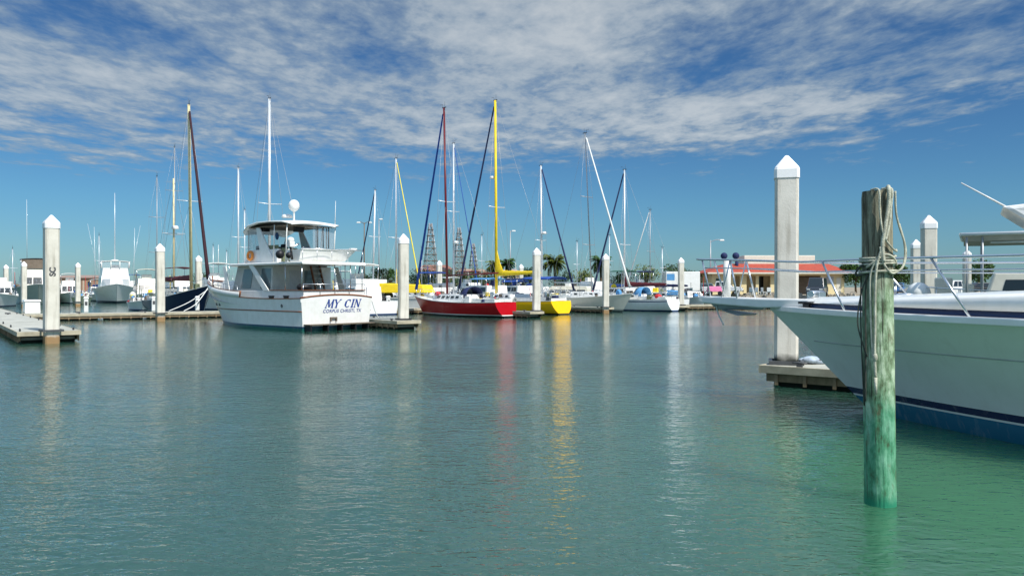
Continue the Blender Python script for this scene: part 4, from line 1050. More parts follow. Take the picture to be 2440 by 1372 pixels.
    if bimini:
        mb = MB(); rings = []
        for i in range(7):
            x = 0.05 * L + (0.24 * L) * i / 6; rings.append([(x, B * 0.30 * math.cos(math.pi * k / 8), z0 + 1.75 + 0.22 * math.sin(math.pi * k / 8)) for k in range(9)])
        mb.loft(rings, closed=False, caps=False); o = mb.build('bimini', bimini, root); o.modifiers.new('s', 'SOLIDIFY').thickness = 0.03
        postset('bimini_frame', 'steel', o, [((0.16 * L, s_ * B * .28, z0 + .1), (xx, s_ * B * .30, z0 + 1.75)) for s_ in (1, -1) for xx in (0.06 * L, 0.28 * L)], 0.018)
    # pulpit, pushpit and lifelines
    mb = MB()
    bt = [h.pt(t, 1, s_, -0.05) + Vector((0, 0, 0.6)) for t, s_ in ((0.86, 1), (0.96, 1))] + [Vector((L - 0.05, 0, zc(L) + 0.66))] + [h.pt(t, 1, s_, -0.05) + Vector((0, 0, 0.6)) for t, s_ in ((0.96, -1), (0.86, -1))]
    mb.path(bt, 0.016, 6, smooth=3)
    for t in (0.86, 0.955):
        for s_ in (1, -1): p = h.pt(t, 1, s_, -0.05); mb.path([p, p + Vector((0, 0, .6))], 0.014, 6)
    mb.build('pulpit', 'steel', root); mb = MB()
    st = [h.pt(0.16, 1, 1, -0.05), h.pt(0.01, 1, 1, -0.05), h.pt(0.01, 1, -1, -0.05), h.pt(0.16, 1, -1, -0.05)]
    mb.path([p + Vector((0, 0, .62)) for p in st], 0.016, 6)
    for p in st: mb.path([p, p + Vector((0, 0, .62))], 0.014, 6)
    mb.build('pushpit', 'steel', root)
    mb = MB()
    for s_ in (1, -1):
        T = [0.16, 0.3, 0.44, 0.58, 0.72, 0.86]; P = [h.pt(t, 1, s_, -0.05) for t in T]
        for p in P: mb.path([p, p + Vector((0, 0, .6))], 0.012, 6)
        for k in (0.6, 0.32): mb.path([p + Vector((0, 0, k)) for p in P], 0.006, 5)
    mb.build('lifeline', 'steel', root)
    if radar:
        c = mbase.lerp(mtop, radar); mb = MB(); mb.lathe([(.26, 0), (.28, .08), (.24, .2), (.08, .24)], (c.x + .42, 0, c.z), 14); mb.box(c.x, c.x + .4, -.04, .04, c.z - .05, c.z); mb.build('radar', 'white', mast_o)
    if mizzen:
        xz, py_, rz = mizzen; mzx = xz * L; mt = at(0, py_, (org + u * mzx).y).z
        mb = MB(); mb.path([(mzx, 0, z0), (mzx - .1, 0, mt)], 0.075, 10, r1=0.06); mz = mb.build('mizzen_mast', mast, root)
        c = Vector((mzx, 0, rz)); mb = MB(); mb.lathe([(.28, 0), (.3, .1), (.24, .26), (.08, .3)], (mzx + .35, 0, rz), 14); mb.build('radar', 'white', mz)
        mb = MB(); mb.path([(mzx - .05, B * .25, z0 + (mt - z0) * .55), (mzx - .05, -B * .25, z0 + (mt - z0) * .55)], 0.03, 6); mb.build('spreader', 'alu', mz)
        mb = MB()
        for s_ in (1, -1): mb.path([h.pt(xz, 1, s_, -.05), (mzx - .05, s_ * B * .25, z0 + (mt - z0) * .55), (mzx - .1, 0, mt)], 0.010, 5)
        mb.build('mizzen_rigging', 'dgrey', mz)
        mb = MB(); mb.path([(mzx - .1, 0, z0 + 1.6), (mzx - 3.2, 0, z0 + 1.7)], 0.05, 8); mzb = mb.build('mizzen_boom', mast, root)
        MB().path([(mzx - .2, 0, z0 + 1.8), (mzx - 1.5, 0, z0 + 1.8), (mzx - 3.1, 0, z0 + 1.78)], 0.15, 8, r1=0.1).build('sail_cover', 'maroon', mzb)
    rnd = random.Random(int(mast_px))
    cols = ['sail', 'white2', 'yellow', 'lblue', 'olive', 'dgrey', 'tan', 'red', 'navy']
    for i in range(clutter):
        x = rnd.uniform(0.05, 0.9) * L; hb = h.half(x / L, h.pd, h.tr); y = rnd.choice([1, -1]) * hb * rnd.uniform(0.3, 0.82); s_ = rnd.uniform(0.12, 0.3); z_ = zc(x) + (0.3 if abs(y) < B * .27 and x > x0 and x < x1 else 0)
        mb = MB(); mb.sphere((x, y, z_ + s_ * .8), s_, 9, 6, (rnd.uniform(.8, 1.6), 1, rnd.uniform(.7, 1.3))) if i % 2 else mb.box(x - s_, x + s_, y - s_ * .7, y + s_ * .7, z_, z_ + s_ * 1.6, tx=.03, ty=.03)
        mb.build('deck_gear', cols[i % len(cols)], root, bevel=0.02)
    return root
M['darkjib'] = mat('dark_maroon_canvas', (0.035, 0.008, 0.014), 0.8, vary=0.15)
HP_RED = hull_paint('red_hull', (0.40, 0.001, 0.006), (0.75, 0.75, 0.72), (0.012, 0.014, 0.014), 0.20, 0.13, streak=0.0)
HP_YEL = hull_paint('yellow_hull', (0.95, 0.53, 0.006), None, (0.05, 0.045, 0.02), 0.12, 0.1, streak=0.0)
HP_OFF = hull_paint('off_white_hull', (0.66, 0.65, 0.58), (0.30, 0.33, 0.30), (0.05, 0.07, 0.07), 0.25, 0.12)
HP_WHT = hull_paint('white_hull', (0.78, 0.79, 0.78), (0.02, 0.05, 0.15), (0.03, 0.05, 0.1), 0.12, 0.05)
HP_NVY = hull_paint('dark_blue_hull', (0.007, 0.014, 0.055), (0.6, 0.6, 0.6), (0.06, 0.012, 0.01), 0.22, 0.14)
HP_GRN = hull_paint('grey_green_hull', (0.40, 0.44, 0.40), None, (0.01, 0.04, 0.04))
HP_BLU = hull_paint('blue_hull', (0.02, 0.09, 0.30), None, (0.3, 0.03, 0.02))
HP_BLK = hull_paint('black_hull', (0.02, 0.02, 0.024), None, (0.1, 0.02, 0.02))
sailboat('red hulled sailboat with dark red mast and blue furled jib', 1066, 258, 62.3, 133, 11.4, HP_RED, 'redmast', cover=None, jib='blue', xm=0.62, sheer=(1.12, 1.50), lean=-8, spread=(0.5,), B=3.1, dodger='navy', clutter=12, r=0.10, boom_z=3.1, trake=-0.35)
sailboat('yellow hulled sailboat with bright yellow mast and yellow sail cover', 1183, 240, 69.2, 135, 13.0, HP_YEL, 'yellow', cover='yellow', jib='navy', xm=0.60, sheer=(1.10, 1.5), lean=-3, spread=(0.45,), B=3.6, bimini='blue', clutter=18, r=0.13, boom_z=3.25, cover_h=1.7, trake=-0.35, radar=0.60, boom_l=0.2)
sailboat('off white sailboat, bow to the right, with thick white furled jib and thin grey mast', 1410, 318, 73.0, -45, 10.2, HP_OFF, 'alud', cover=None, jib='sail', jib_r=0.11, xm=0.55, sheer=(1.25, 1.65), lean=-16, spread=(0.3, 0.6), B=3.2, clutter=8, r=0.06)
sailboat('white sloop with maroon sail cover and dark furled jib, stern towards the shore', 1488, 405, 75.9, 135, 9.8, HP_WHT, 'alu', cover='maroon', jib='navy', xm=0.58, sheer=(1.10, 1.35), spread=(0.40,), stripe='navyp', B=3.0, dodger='lblue', clutter=9, cover_h=0.8)
sailboat('dark blue hulled ketch with pale wooden mainmast and maroon furled jib', 456, 250, 65.4, -50.5, 14.5, HP_NVY, 'wood', cover='maroon', jib='darkjib', jib_r=0.17, xm=0.70, sheer=(1.05, 2.35), lean=-6, spread=(0.48,), B=3.8, mizzen=(0.38, 425, 7.2), clutter=10, r=0.13, cabin='cream', deck='tan', jib_top=0.96)
sailboat('sailboat behind the trawler yacht with the tall bright white mast', 642, 236, 62.0, 133, 12.0, HP_WHT, 'alu', cover='navy', jib=None, xm=0.6, spread=(0.47,), B=3.6, r=0.12)
sailboat('distant sailboat with white mast between the maroon jib and the trawler yacht', 568, 400, 88.0, 133, 10.0, HP_WHT, 'alu', cover='green', xm=0.6, spread=(0.45,), r=0.10, detail=False)
sailboat('small distant sailboat with short mast right beside a taller white mast', 583, 500, 100.0, 133, 8.0, HP_BLU, 'alu', cover='blue', xm=0.6, r=0.08, detail=False)
sailboat('distant sailboat with faint thin mast left of the dark blue ketch', 374, 420, 96.0, -50, 11.0, HP_WHT, 'alud', cover='tan', xm=0.6, r=0.06, spread=(0.35, 0.65), detail=False)
sailboat('distant sailboat with tall thin mast rising just left of the pale wooden mast', 416, 350, 98.0, -50, 13.0, HP_GRN, 'alud', cover='green', xm=0.6, r=0.07, spread=(0.4, 0.7), detail=False)
sailboat('distant sailboat with white mast and green trees behind it, left of the yellow canvas', 888, 453, 92.0, 133, 10.0, HP_WHT, 'alu', jib='navy', cover='blue', xm=0.6, lean=6, r=0.11, detail=False)
sailboat('white sailboat under the yellow boom tent with pale yellow furled jib', 944, 378, 78.0, -48, 10.5, HP_WHT, 'alu', jib='yellowp', cover='yellow', xm=0.58, r=0.10, spread=(0.42,), jib_r=0.075)
sailboat('sailboat with white mast directly right of the dark red mast', 1081, 342, 80.0, -48, 10.0, HP_WHT, 'alu', jib='blue', cover='sail', xm=0.58, r=0.11, spread=(0.55,), radar=0.34, detail=False, jib_r=0.055)
sailboat('sailboat with white mast and navy furled jib sloping right, behind the yellow hull', 1291, 395, 84.0, -45, 10.5, HP_WHT, 'alu', jib='navy', cover='blue', xm=0.55, r=0.12, spread=(0.42,), radar=0.47, lean=-2, bimini='blue')
sailboat('small distant sailboat with white furled jib, rightmost of the masts', 1549, 500, 100.0, 133, 9.5, HP_BLU, 'alud', jib='sail', cover='navy', xm=0.55, r=0.06, spread=(0.3, 0.5), detail=False)

def mooring_line(label, pts, m='sail', r=0.02):
    mb = MB(); mb.path([Vector(p) for p in pts], r, 6, smooth=6); return tag(mb.build('mooring_line', m), label, 'rope', 'mooring lines')
bk = at(497, 684, 62.0)
mooring_line('pale mooring line slanting down from the dark blue bow to the walkway', [bk, (bk + wl(438, 741, .45)) / 2 - Vector((0, 0, .35)), wl(438, 741, .45)], r=.035)
mooring_line('second pale mooring line below the dark blue bow, ending nearer the piling', [bk - Vector((0, 0, .15)), (bk + wl(402, 741, .45)) / 2 - Vector((0, 0, .25)), wl(402, 741, .45)], r=.03)
p0 = at(884, 709, 42.6); p1 = wl(905, 760, .46)
mooring_line('short line from the trawler yacht stern corner to the finger dock', [p0, (p0 + p1) / 2 - Vector((0, 0, .2)), p1], r=.022)
def pedestal(label, px, py, z=0.44):
    p = wl(px, py, z); k = empty('power_pedestal', p, 33, label, 'power pedestal', 'dock power pedestals')
    MB().box(-.14, .14, -.12, .12, 0, .95, tx=.01, ty=.01).build('body', 'white2', k, bevel=.02); MB().box(-.17, .17, -.15, .15, .95, 1.08, tx=.05, ty=.05).build('lamp_cap', 'white', k, bevel=.02)
    MB().box(-.08, .08, -.135, -.12, .5, .75).build('socket_panel', 'dgrey', k); return k
pedestal('white power pedestal on the walkway just left of the walkway piling', 366, 741)
pedestal('white power pedestal on the walkway left of the trawler yacht bow', 470, 739)
pedestal('white power pedestal on the walkway behind the left dock tip', 205, 744)
pedestal('white power pedestal near the red sailboat bow', 925, 737)

for px, top, Y, hd_, lab in [(30, 592, 120, -50, 'far sailboat with thin mast near the left edge'), (236, 560, 125, -50, 'far sailboat with thin mast left of the sport fisher outriggers'), (508, 585, 118, 133, 'far sailboat with short mast right of the maroon furled sail'), (540, 598, 125, 133, 'far sailboat with short mast above the trawler yacht bow'), (735, 590, 120, 133, 'far sailboat behind the trawler yacht bridge'), (1005, 590, 118, 133, 'far sailboat with short mast left of the left lattice tower'), (1148, 560, 115, -48, 'far sailboat with thin mast left of the yellow mast'), (1375, 575, 110, -48, 'far sailboat with thin mast right of the navy furled jib'), (1452, 560, 112, 133, 'far sailboat with thin mast behind the thick white furled jib'), (1578, 590, 112, 133, 'far sailboat with thin mast left of the distant white piling')]:
    sailboat(lab, px, top, Y, hd_, 8.5, [HP_WHT, HP_BLU, HP_OFF][px % 3], 'alu', cover=['blue', 'green', 'navy', 'tan'][px % 4], xm=0.6, r=0.055, detail=False, group='far-off sailing boats', clutter=3, wins=3)
# ---------------------------------------------------------------- motor boats
def cruiser(label, pos, head, L, B, hm, sheer=(1.2, 1.7), cab=1.3, fly=0.0, top=None, top_z=None, canvas=None, curtain=None, antenna=(), outrig=0.0, name='motor_cruiser', cat='motor boat', wins=3, tower=0.0, group='motor boats moored in the background', cabm='white', rake=0.14, cabx=(0.25, 0.66), foredeck=0.0, rails=True, px_by='center', frontm='glass'):
    root = empty(name, (pos[0], pos[1], 0), head, label, cat, group)
    h = Hull(L, B, sheer[0], sheer[1], L * rake, tr=0.9, dip=0.03, tm=0.42, pd=2.4, pw=1.6, wlb=0.84, flare=1.7, nt=20)
    h.shell().build('hull', hm, root); h.deck(drop=0.04, inset=0.05).build('deck', 'white2', root)
    h.cap(0.10, 0.06, 0, 0.996, dz=-0.02, out=0.03).build('rub_rail', 'white2', root)
    x0, x1 = cabx[0] * L, cabx[1] * L; z0 = sheer[0] - .05; z1 = z0 + cab
    c, w = house('cabin', cabm, root, x0, x1, B * 0.40, z0, x0 + .05, x1 - cab * 0.5, B * 0.36, z1, wb1=B * 0.34, wt1=B * 0.31, bevel=0.05)
    for i in range(wins):
        a = 0.06 + 0.9 * i / wins; windows(c, w['port'], [(a, a + .8 / wins)], 0.50, 0.86); windows(c, w['star'], [(1 - a - .8 / wins, 1 - a)], 0.50, 0.86)
    if frontm: windows(c, w['front'], [(0.05, 0.33), (0.36, 0.64), (0.67, 0.95)], 0.40, 0.90, frontm)
    # raised foredeck
    if foredeck: house('foredeck', cabm, root, x1 - .3, L * 0.86, B * 0.33, z0 + .2, x1 - .3, L * 0.80, B * 0.30, sheer[1] + foredeck, wb1=B * .16, wt1=B * .12)
    zt = z1
    if fly:
        f, w = house('flybridge', cabm, root, x0 + .1, x1 - cab * .5, B * .34, z1, x0 + .2, x1 - cab * .5 - .3, B * .33, z1 + fly, wb1=B * .30, wt1=B * .28, bevel=0.05); zt = z1 + fly
        mb = MB(); mb.box((x0 + x1) / 2 - .2, (x0 + x1) / 2 + .3, -.5, .5, zt, zt + .45); mb.build('bridge_seat', 'white2', root, bevel=.04)
    if top:
        tz = top_z; xa, xb = x0 + .1, x1 - cab * .5 - .1; rings = []
        for i in range(7):
            x = xa + (xb - xa) * i / 6; e_ = 0.9 if i in (0, 6) else 1
            row = [(x, B * .35 * e_ * (1 - k / 4), tz + .12 * (1 - (1 - k / 4) ** 2)) for k in range(9)]
            rings.append(row + [(p[0], p[1], p[2] - .06) for p in reversed(row)])
        t = MB().loft(rings, smooth=False).build('top', top, root)
        postset('top_post', 'steel', root, [((x, s_ * B * .32, zt - .05), (x, s_ * B * .33, tz)) for x in (xa + .2, xb - .2) for s_ in (1, -1)], 0.028)
        if curtain:
            mb = MB(); mb.hexa([(xb - .05, B * .31, zt), (xb - .02, B * .31, zt), (xb - .02, -B * .31, zt), (xb - .05, -B * .31, zt), (xb - .15, B * .32, tz), (xb - .12, B * .32, tz), (xb - .12, -B * .32, tz), (xb - .15, -B * .32, tz)])
            for s_ in (1, -1): mb.box(xa + .2, xb - .2, s_ * B * .325 - .01, s_ * B * .325 + .01, zt, tz)
            mb.build('curtain', curtain, root)
            if curtain == 'clear':
                postset('curtain_frame', 'white2', root, [((xb - .0, y * B, zt), (xb - .12, y * B, tz)) for y in (-.31, -.1, .1, .31)], 0.07)
    if canvas:
        mb = MB(); mb.hexa([(0.3, B * .40, z0 + .5), (x0 + .1, B * .40, z0 + .5), (x0 + .1, -B * .40, z0 + .5), (.3, -B * .40, z0 + .5), (.6, B * .36, z1 + .1), (x0 + .1, B * .36, z1 + .25), (x0 + .1, -B * .36, z1 + .25), (.6, -B * .36, z1 + .1)]); mb.build('canvas_enclosure', canvas, root, bevel=.06)
    for x, y, zz in antenna:
        b_ = top_z or zt; MB().path([(x * L, y * B, b_ - .1), (x * L - .1, y * B * 1.03, zz)], 0.035, 6, r1=0.015).build('antenna', 'white', root)
    if outrig:
        for s_ in (1, -1):
            mb = MB(); mb.path([(x0 + .8, s_ * B * .44, z0 + .6), (x0 + .5, s_ * B * .47, outrig)], 0.04, 6, r1=0.02); mb.build('outrigger', 'alu', root)
            mb = MB(); mb.path([(x0 + .2, s_ * B * .38, z1 + .2), (x0 - 1.2, s_ * B * .62, outrig * 1.05)], 0.015, 5); mb.build('fishing_rod', 'alu', root)
    if tower:
        mb = MB(); zc = top_z or zt
        mb.path([(x0 + 1.2, 0, zc), (x0 + 1.2, 0, tower)], 0.07, 8, r1=0.03); mb.build('mast', 'alu', root)
        MB().lathe([(.5, 0), (.55, .1), (.5, .22), (.15, .3)], (x0 + 1.2, 0, zc + .05), 16).build('radar', 'white', root)
    rnd = random.Random(int(pos[0] * 13 + pos[1] * 7)); cols = ['sail', 'tan', 'blue', 'dgrey', 'yellow', 'white2', 'olive', 'red', 'lblue', 'black', 'navy', 'cream']
    for i in range(9):
        x = rnd.uniform(.03, .85) * L; hb = h.half(x / L, h.pd, h.tr); y = rnd.uniform(-.85, .85) * hb; s_ = rnd.uniform(.12, .32); zz = h.sheer(x / L) if (x < x0 or x > x1) else (z1 - .05 if not fly else h.sheer(x / L))
        if x0 <= x <= x1 and fly: y = (1 if y > 0 else -1) * hb * .92
        mb = MB()
        if i % 3 == 0: mb.sphere((x, y, zz + s_ * .7), s_, 9, 6, (rnd.uniform(.8, 1.8), 1, rnd.uniform(.7, 1.3)))
        elif i % 3 == 1: mb.box(x - s_, x + s_, y - s_ * .7, y + s_ * .7, zz, zz + s_ * 1.8, tx=.03, ty=.03)
        else: mb.path([(x, y, zz - .05), (x + rnd.uniform(-.2, .2), y, zz + rnd.uniform(1.0, 2.6))], .03, 5)
        mb.build('deck_gear', cols[rnd.randrange(12)], root, bevel=.02)
    if rails: rail(h, root, 0.50, 0.975, 0.6, n=6, off=-.08, r=0.014, mid=False, name='bow_rail')
    return root
def cpos(px, Y, head, L, frac=0.5):
    p = at(px, 700, Y) - hd(head) * L * frac; return (p.x, p.y)
HP_SPF = hull_paint('sport_hull', (0.78, 0.80, 0.78), None, (0.006, 0.02, 0.035), 0.30, 0.28)
cruiser('white sport fisher facing the camera with outriggers and tall mast, left of centre', cpos(279, 108, -62, 16, 1.0), -62, 16, 5.7, HP_SPF, (1.7, 2.65), 2.2, 1.1, 'white', 5.9, curtain='clear', outrig=11.0, tower=16.0, foredeck=0.75, cabx=(.28, .62), frontm=None, rails=False)
cruiser('motor yacht with tan canvas bridge, partly behind the numbered piling', cpos(92, 100, -58, 15, 1.0), -58, 15, 5.6, HP_GRN, (1.9, 2.6), 1.8, 1.0, 'dgrey', 5.9, curtain='tan', antenna=((.3, .2, 9.8), (.35, -.2, 14.0)), cabx=(.2, .68), cabm='cream')
cruiser('small cream open boat low on the water beside the sport fisher', cpos(195, 104, -60, 6.5, .5), -60, 6.5, 2.4, hull_paint('cream_hull', (.66, .62, .42)), (.8, 1.1), .7, 0, None, wins=1, cabm='cream')
cruiser('white cabin cruiser right behind the numbered piling', cpos(166, 110, -60, 9, .5), -60, 9, 3.2, HP_WHT, (1.1, 1.5), 1.4, .6, 'white', 4.0)
cruiser('white cruiser half hidden at the far left edge', cpos(4, 92, -60, 9, .5), -60, 9, 3.2, HP_WHT, (1.1, 1.5), 1.2, .6)
cruiser('cream cabin cruiser between the sport fisher and the walkway piling', cpos(350, 88, -60, 9, .5), -60, 9, 3.2, hull_paint('cream_hull_b', (.68, .66, .52)), (1.2, 1.6), 1.4, .6, 'cream', 4.1, cabm='cream')
cruiser('small runabout tied up left of the walkway piling', cpos(333, 76, -60, 5.5, .5), -60, 5.5, 2.0, HP_WHT, (.7, .95), .55, 0, None, wins=1)
cruiser('white cruiser with raised bridge just left of the trawler yacht bow', cpos(522, 78, -50, 10, .6), -50, 10, 3.4, HP_WHT, (1.3, 1.8), 1.2, .7, 'white', 4.5, antenna=((.3, .3, 6.5),), curtain=None)
cruiser('white cruiser with maroon canvas behind the ketch bow', cpos(430, 84, -50, 9, .5), -50, 9, 3.2, HP_WHT, (1.2, 1.6), 1.2, .5, 'maroon', 4.2)
cruiser('white hulled cruiser seen under the trawler yacht overhang', cpos(846, 66, 130, 9, .5), 130, 9, 3.2, HP_WHT, (1.1, 1.5), 1.2, .6, 'white', 4.0, curtain=None)
cruiser('white motor boat with bright yellow canvas enclosure behind the piling', cpos(945, 71, 165, 10, .35), 165, 10, 3.3, HP_WHT, (1.25, 1.6), 1.1, 0, None, canvas='yellow', cabx=(.5, .8))
cruiser('white cabin cruiser with blue bimini behind the red sailboat bow', cpos(1020, 80, 130, 8.5, .5), 130, 8.5, 3.0, HP_WHT, (1.1, 1.4), 1.1, 0, 'blue', 3.6, antenna=())
cruiser('white cruiser with light blue canvas top behind the red sailboat stern', cpos(1150, 76, 130, 9, .5), 130, 9, 3.3, HP_WHT, (1.2, 1.5), 1.2, 0, 'lblue', 2.95)
cruiser('white cruiser with navy canvas top beneath the yellow boom', cpos(1222, 84, 130, 9, .5), 130, 9, 3.3, HP_WHT, (1.2, 1.5), 1.2, 0, 'navy', 3.0)
cruiser('cream trawler with long roof behind the yellow sailboat stern', cpos(1345, 88, 160, 10, .5), 160, 10, 3.4, HP_OFF, (1.1, 1.4), 1.0, .25, None, cabm='cream', cabx=(.2, .7), wins=4)
cruiser('white cruiser behind the off white sailboat with a small flybridge', cpos(1400, 92, 130, 8, .5), 130, 8, 2.8, HP_WHT, (1.1, 1.5), 1.2, .6)
cruiser('small white cruiser with green canvas right of the thick white furled jib', cpos(1475, 92, 130, 8, .5), 130, 8, 2.8, HP_WHT, (1.1, 1.4), 1.1, 0, 'green', 4.0)
cruiser('white skiff with light blue tarp in front of the shore', cpos(1560, 86, 150, 7, .5), 150, 7, 2.4, HP_WHT, (.9, 1.2), .8, 0, None, canvas='lblue')
cruiser('white centre console boat bow on, left of the shore rocks', cpos(1652, 88, -80, 6.5, .5), -80, 6.5, 2.5, HP_WHT, (.9, 1.25), .9, 0, None, wins=1, cabx=(.35, .6))
cruiser('white cruiser with blue stripe behind the trawler yacht stern rail', cpos(905, 84, 130, 9, .5), 130, 9, 3.1, HP_BLU, (1.1, 1.5), 1.1, .4)
for i, (px, Y, hd_, L_, c, t) in enumerate([(30, 118, -60, 8, HP_WHT, None), (120, 124, -50, 9, HP_BLU, 'navy'), (232, 130, -60, 9, HP_WHT, 'white'), (318, 126, -50, 8, HP_WHT, 'blue'), (392, 112, -55, 8, HP_OFF, 'tan'), (600, 110, 130, 9, HP_WHT, 'green'), (720, 105, 130, 9, HP_WHT, None), (800, 98, 130, 9, HP_BLU, 'white'), (1060, 104, 130, 9, HP_WHT, 'white'), (1110, 100, 130, 8, HP_OFF, 'maroon'), (1270, 102, 130, 8, HP_WHT, 'tan'), (1520, 100, 130, 8, HP_BLU, 'navy')]):
    lab = ['small white cruiser far behind the leftmost pilings', 'distant blue hulled cruiser behind the tan canvas yacht', 'distant white topped cruiser behind the sport fisher', 'distant cruiser with blue top right of the sport fisher', 'distant off white cruiser with tan top behind the walkway piling', 'distant cruiser with green top left of the trawler yacht flybridge', 'distant white cruiser hidden behind the trawler yacht deckhouse', 'distant blue hulled cruiser behind the trawler yacht dinghy', 'distant white topped cruiser behind the dark red mast', 'distant cruiser with maroon top left of the yellow mast', 'distant cruiser with tan top right of the yellow mast', 'distant blue hulled cruiser with navy top left of the parked trailer'][i]
    cruiser(lab, cpos(px, Y, hd_, L_), hd_, L_, L_ * .35, c, (1.1, 1.5), 1.2, .5 if i % 2 else 0, t, 4.1 if i % 2 else 3.4)
# the cream flybridge yacht beyond the sport fishing boat, its roofs inside the right edge
def cream_yacht():
    hp = 150.0; o = at(2450, 700, 24) - hd(hp) * 3.0
    root = empty('flybridge_yacht', (o.x, o.y, 0), hp, 'cream flybridge yacht with long flat canopy at the far right edge', 'motor yacht')
    h = Hull(6.9, 4.0, 1.3, 1.6, 0.9, tr=0.9)
    h.shell().build('hull', HP_OFF, root); h.deck().build('deck', 'cream', root)
    c, w = house('cabin', 'cream', root, -0.3, 4.3, 1.75, 1.25, -0.2, 3.9, 1.65, 2.62, bevel=.05); windows(c, w['port'], [(.08, .45), (.5, .92)], .5, .85)
    rail(h, root, 0.45, 0.96, 0.7, n=6, off=-.06, name='bow_rail')
    # canopy: long flat roof on thin posts
    mb = MB(); rings = []
    for i in range(13):
        x = -1.5 + 6.2 * i / 12; k = 0.9 if i in (0, 12) else 1
        row = [(x, 1.75 * k * (1 - j / 4), 3.70 + .10 * (1 - (1 - j / 4) ** 2)) for j in range(9)]
        rings.append(row + [(p[0], p[1] * .97, p[2] - .16) for p in reversed(row)])
    mb.loft(rings, smooth=False); cp = mb.build('canopy', mat('canopy_fabric', (.52, .46, .36), .8, vary=.1), root)
    mb = MB()
    for s_ in (1, -1): mb.path([(-1.5, s_ * 1.76, 3.74), (4.75, s_ * 1.76, 3.74)], 0.05, 8)
    mb.path([(4.75, 1.76, 3.74), (4.75, -1.76, 3.74)], .05, 8); mb.build('canopy_edge', 'white', root)
    postset('canopy_post', 'alud', root, [((x, s_ * 1.7, 1.6), (x, s_ * 1.72, 3.66)) for x in (4.6, 4.2, 2.2, -.6) for s_ in (1, -1)], 0.03)
    MB().path([(-.5, 1.6, 3.50), (4.0, 1.6, 3.50)], .035, 8).build('boat_hook', 'white', root)
    # radar arch wing and whip
    rings = []
    mb = MB(); mb.hexa([(1.3, 1.5, 3.86), (2.9, 1.5, 3.92), (2.9, -1.5, 3.92), (1.3, -1.5, 3.86), (1.9, 1.45, 4.70), (3.75, 1.35, 4.55), (3.75, -1.35, 4.55), (1.9, -1.45, 4.70)]); mb.build('wing', 'white', root, bevel=.12)
    mb = MB(); mb.box(2.2, 2.9, -.5, .5, 4.05, 4.18, tx=.1, ty=.1); mb.build('radar', 'white', root, bevel=.05)
    MB().path([(3.4, 1.2, 4.4), (4.75, 1.3, 5.3)], .03, 6, r1=.02).build('whip_antenna', 'white', root)
    mb = MB(); mb.box(.6, 2.4, -1.3, 1.3, 2.62, 3.4, tx=.2); mb.build('pilot_windows', 'glass', root, bevel=.05)
    MB().box(5.0, 5.5, -.6, -.1, 1.6, 2.5).build('locker', 'cream', root, bevel=.05); MB().box(4.4, 4.7, .3, .8, 1.6, 2.3).build('seat', 'cream', root, bevel=.05); MB().sphere((5.9, .9, 2.0), .35, 10, 8).build('fender', 'white2', root)
cream_yacht()

# ---------------------------------------------------------------- shore: vehicles, building, trees, lamps, towers
GZ = 1.15
def car(label, px, Y, head, kind='suv', paint=(0.05, 0.06, 0.08), L=4.6, Wd=1.85, Hh=1.75, cat='car'):
    p = at(px, 700, Y); root = empty('parked_' + ('van' if kind == 'van' else 'pickup' if kind == 'pickup' else 'car'), (p.x, p.y, GZ), head, label, cat, 'vehicles parked along the shore')
    m = mat('car_paint', paint, 0.25, vary=0.02, coat=0.8)
    w = Wd / 2; l = L / 2
    prof = {'suv': [(-l, .38), (-l, .95), (-l + .12, 1.05), (l - 1.15, 1.02), (l - .12, .86), (l, .62), (l, .38)],
            'pickup': [(-l, .5), (-l, 1.1), (-l + 1.7, 1.1), (l - 1.3, 1.15), (l - .1, 1.02), (l, .75), (l, .5)],
            'van': [(-l, .4), (-l, 1.1), (l - .9, 1.1), (l - .08, .95), (l, .65), (l, .4)]}[kind]
    MB().prism(prof, -w, w, 'y').build('body', m, root, bevel=.07)
    g = {'suv': (-l + .05, l - 1.2, -l + .45, l - 1.9, Hh), 'pickup': (-l + 1.7, l - 1.25, -l + 1.85, l - 1.9, Hh), 'van': (-l + .05, l - .9, -l + .15, l - 1.6, Hh)}[kind]
    c, wl_ = house('roof', m, root, g[0], g[1], w - .05, 1.0, g[2], g[3], w - .22, g[4], bevel=.06)
    windows(c, wl_['port'], [(.08, .36), (.4, .66), (.7, .94)], .15, .86); windows(c, wl_['star'], [(.06, .3), (.34, .6), (.64, .92)], .15, .86)
    windows(c, wl_['front'], [(.06, .94)], .12, .9); windows(c, wl_['back'], [(.08, .92)], .2, .88)
    for x in (-l + .85, l - .9):
        for s_ in (1, -1):
            wh = MB(); wh.path([(x, s_ * (w - .24), .34), (x, s_ * (w + .01), .34)], .34, 18); wo = wh.build('wheel', 'black', root)
            MB().path([(x, s_ * (w - .1), .34), (x, s_ * (w + .025), .34)], .2, 12).build('rim', 'steel', wo)
    for s_ in (1, -1):
        MB().box(l - .06, l + .015, s_ * (w - .32) - .2, s_ * (w - .32) + .2, .68, .84).build('headlight', 'white2', root, bevel=.02)
        MB().box(-l - .015, -l + .05, s_ * (w - .2) - .1, s_ * (w - .2) + .1, .8, 1.0).build('tail_light', 'red', root, bevel=.02)
    mb = MB(); mb.box(l - .02, l + .05, -w + .1, w - .1, .38, .56); mb.box(-l - .05, -l + .02, -w + .1, w - .1, .42, .6); mb.build('bumper', 'dgrey', root, bevel=.03)
    return root
car('dark grey van parked in front of the yellow building, right of the tall piling', 1947, 101, -118, 'van', (.03, .035, .045), 4.9, 2.1, 2.25, 'van')
car('white pickup truck parked left of the yellow building', 1722, 110, -20, 'pickup', (.75, .75, .74), 5.4, 1.95, 1.85, 'pickup truck')
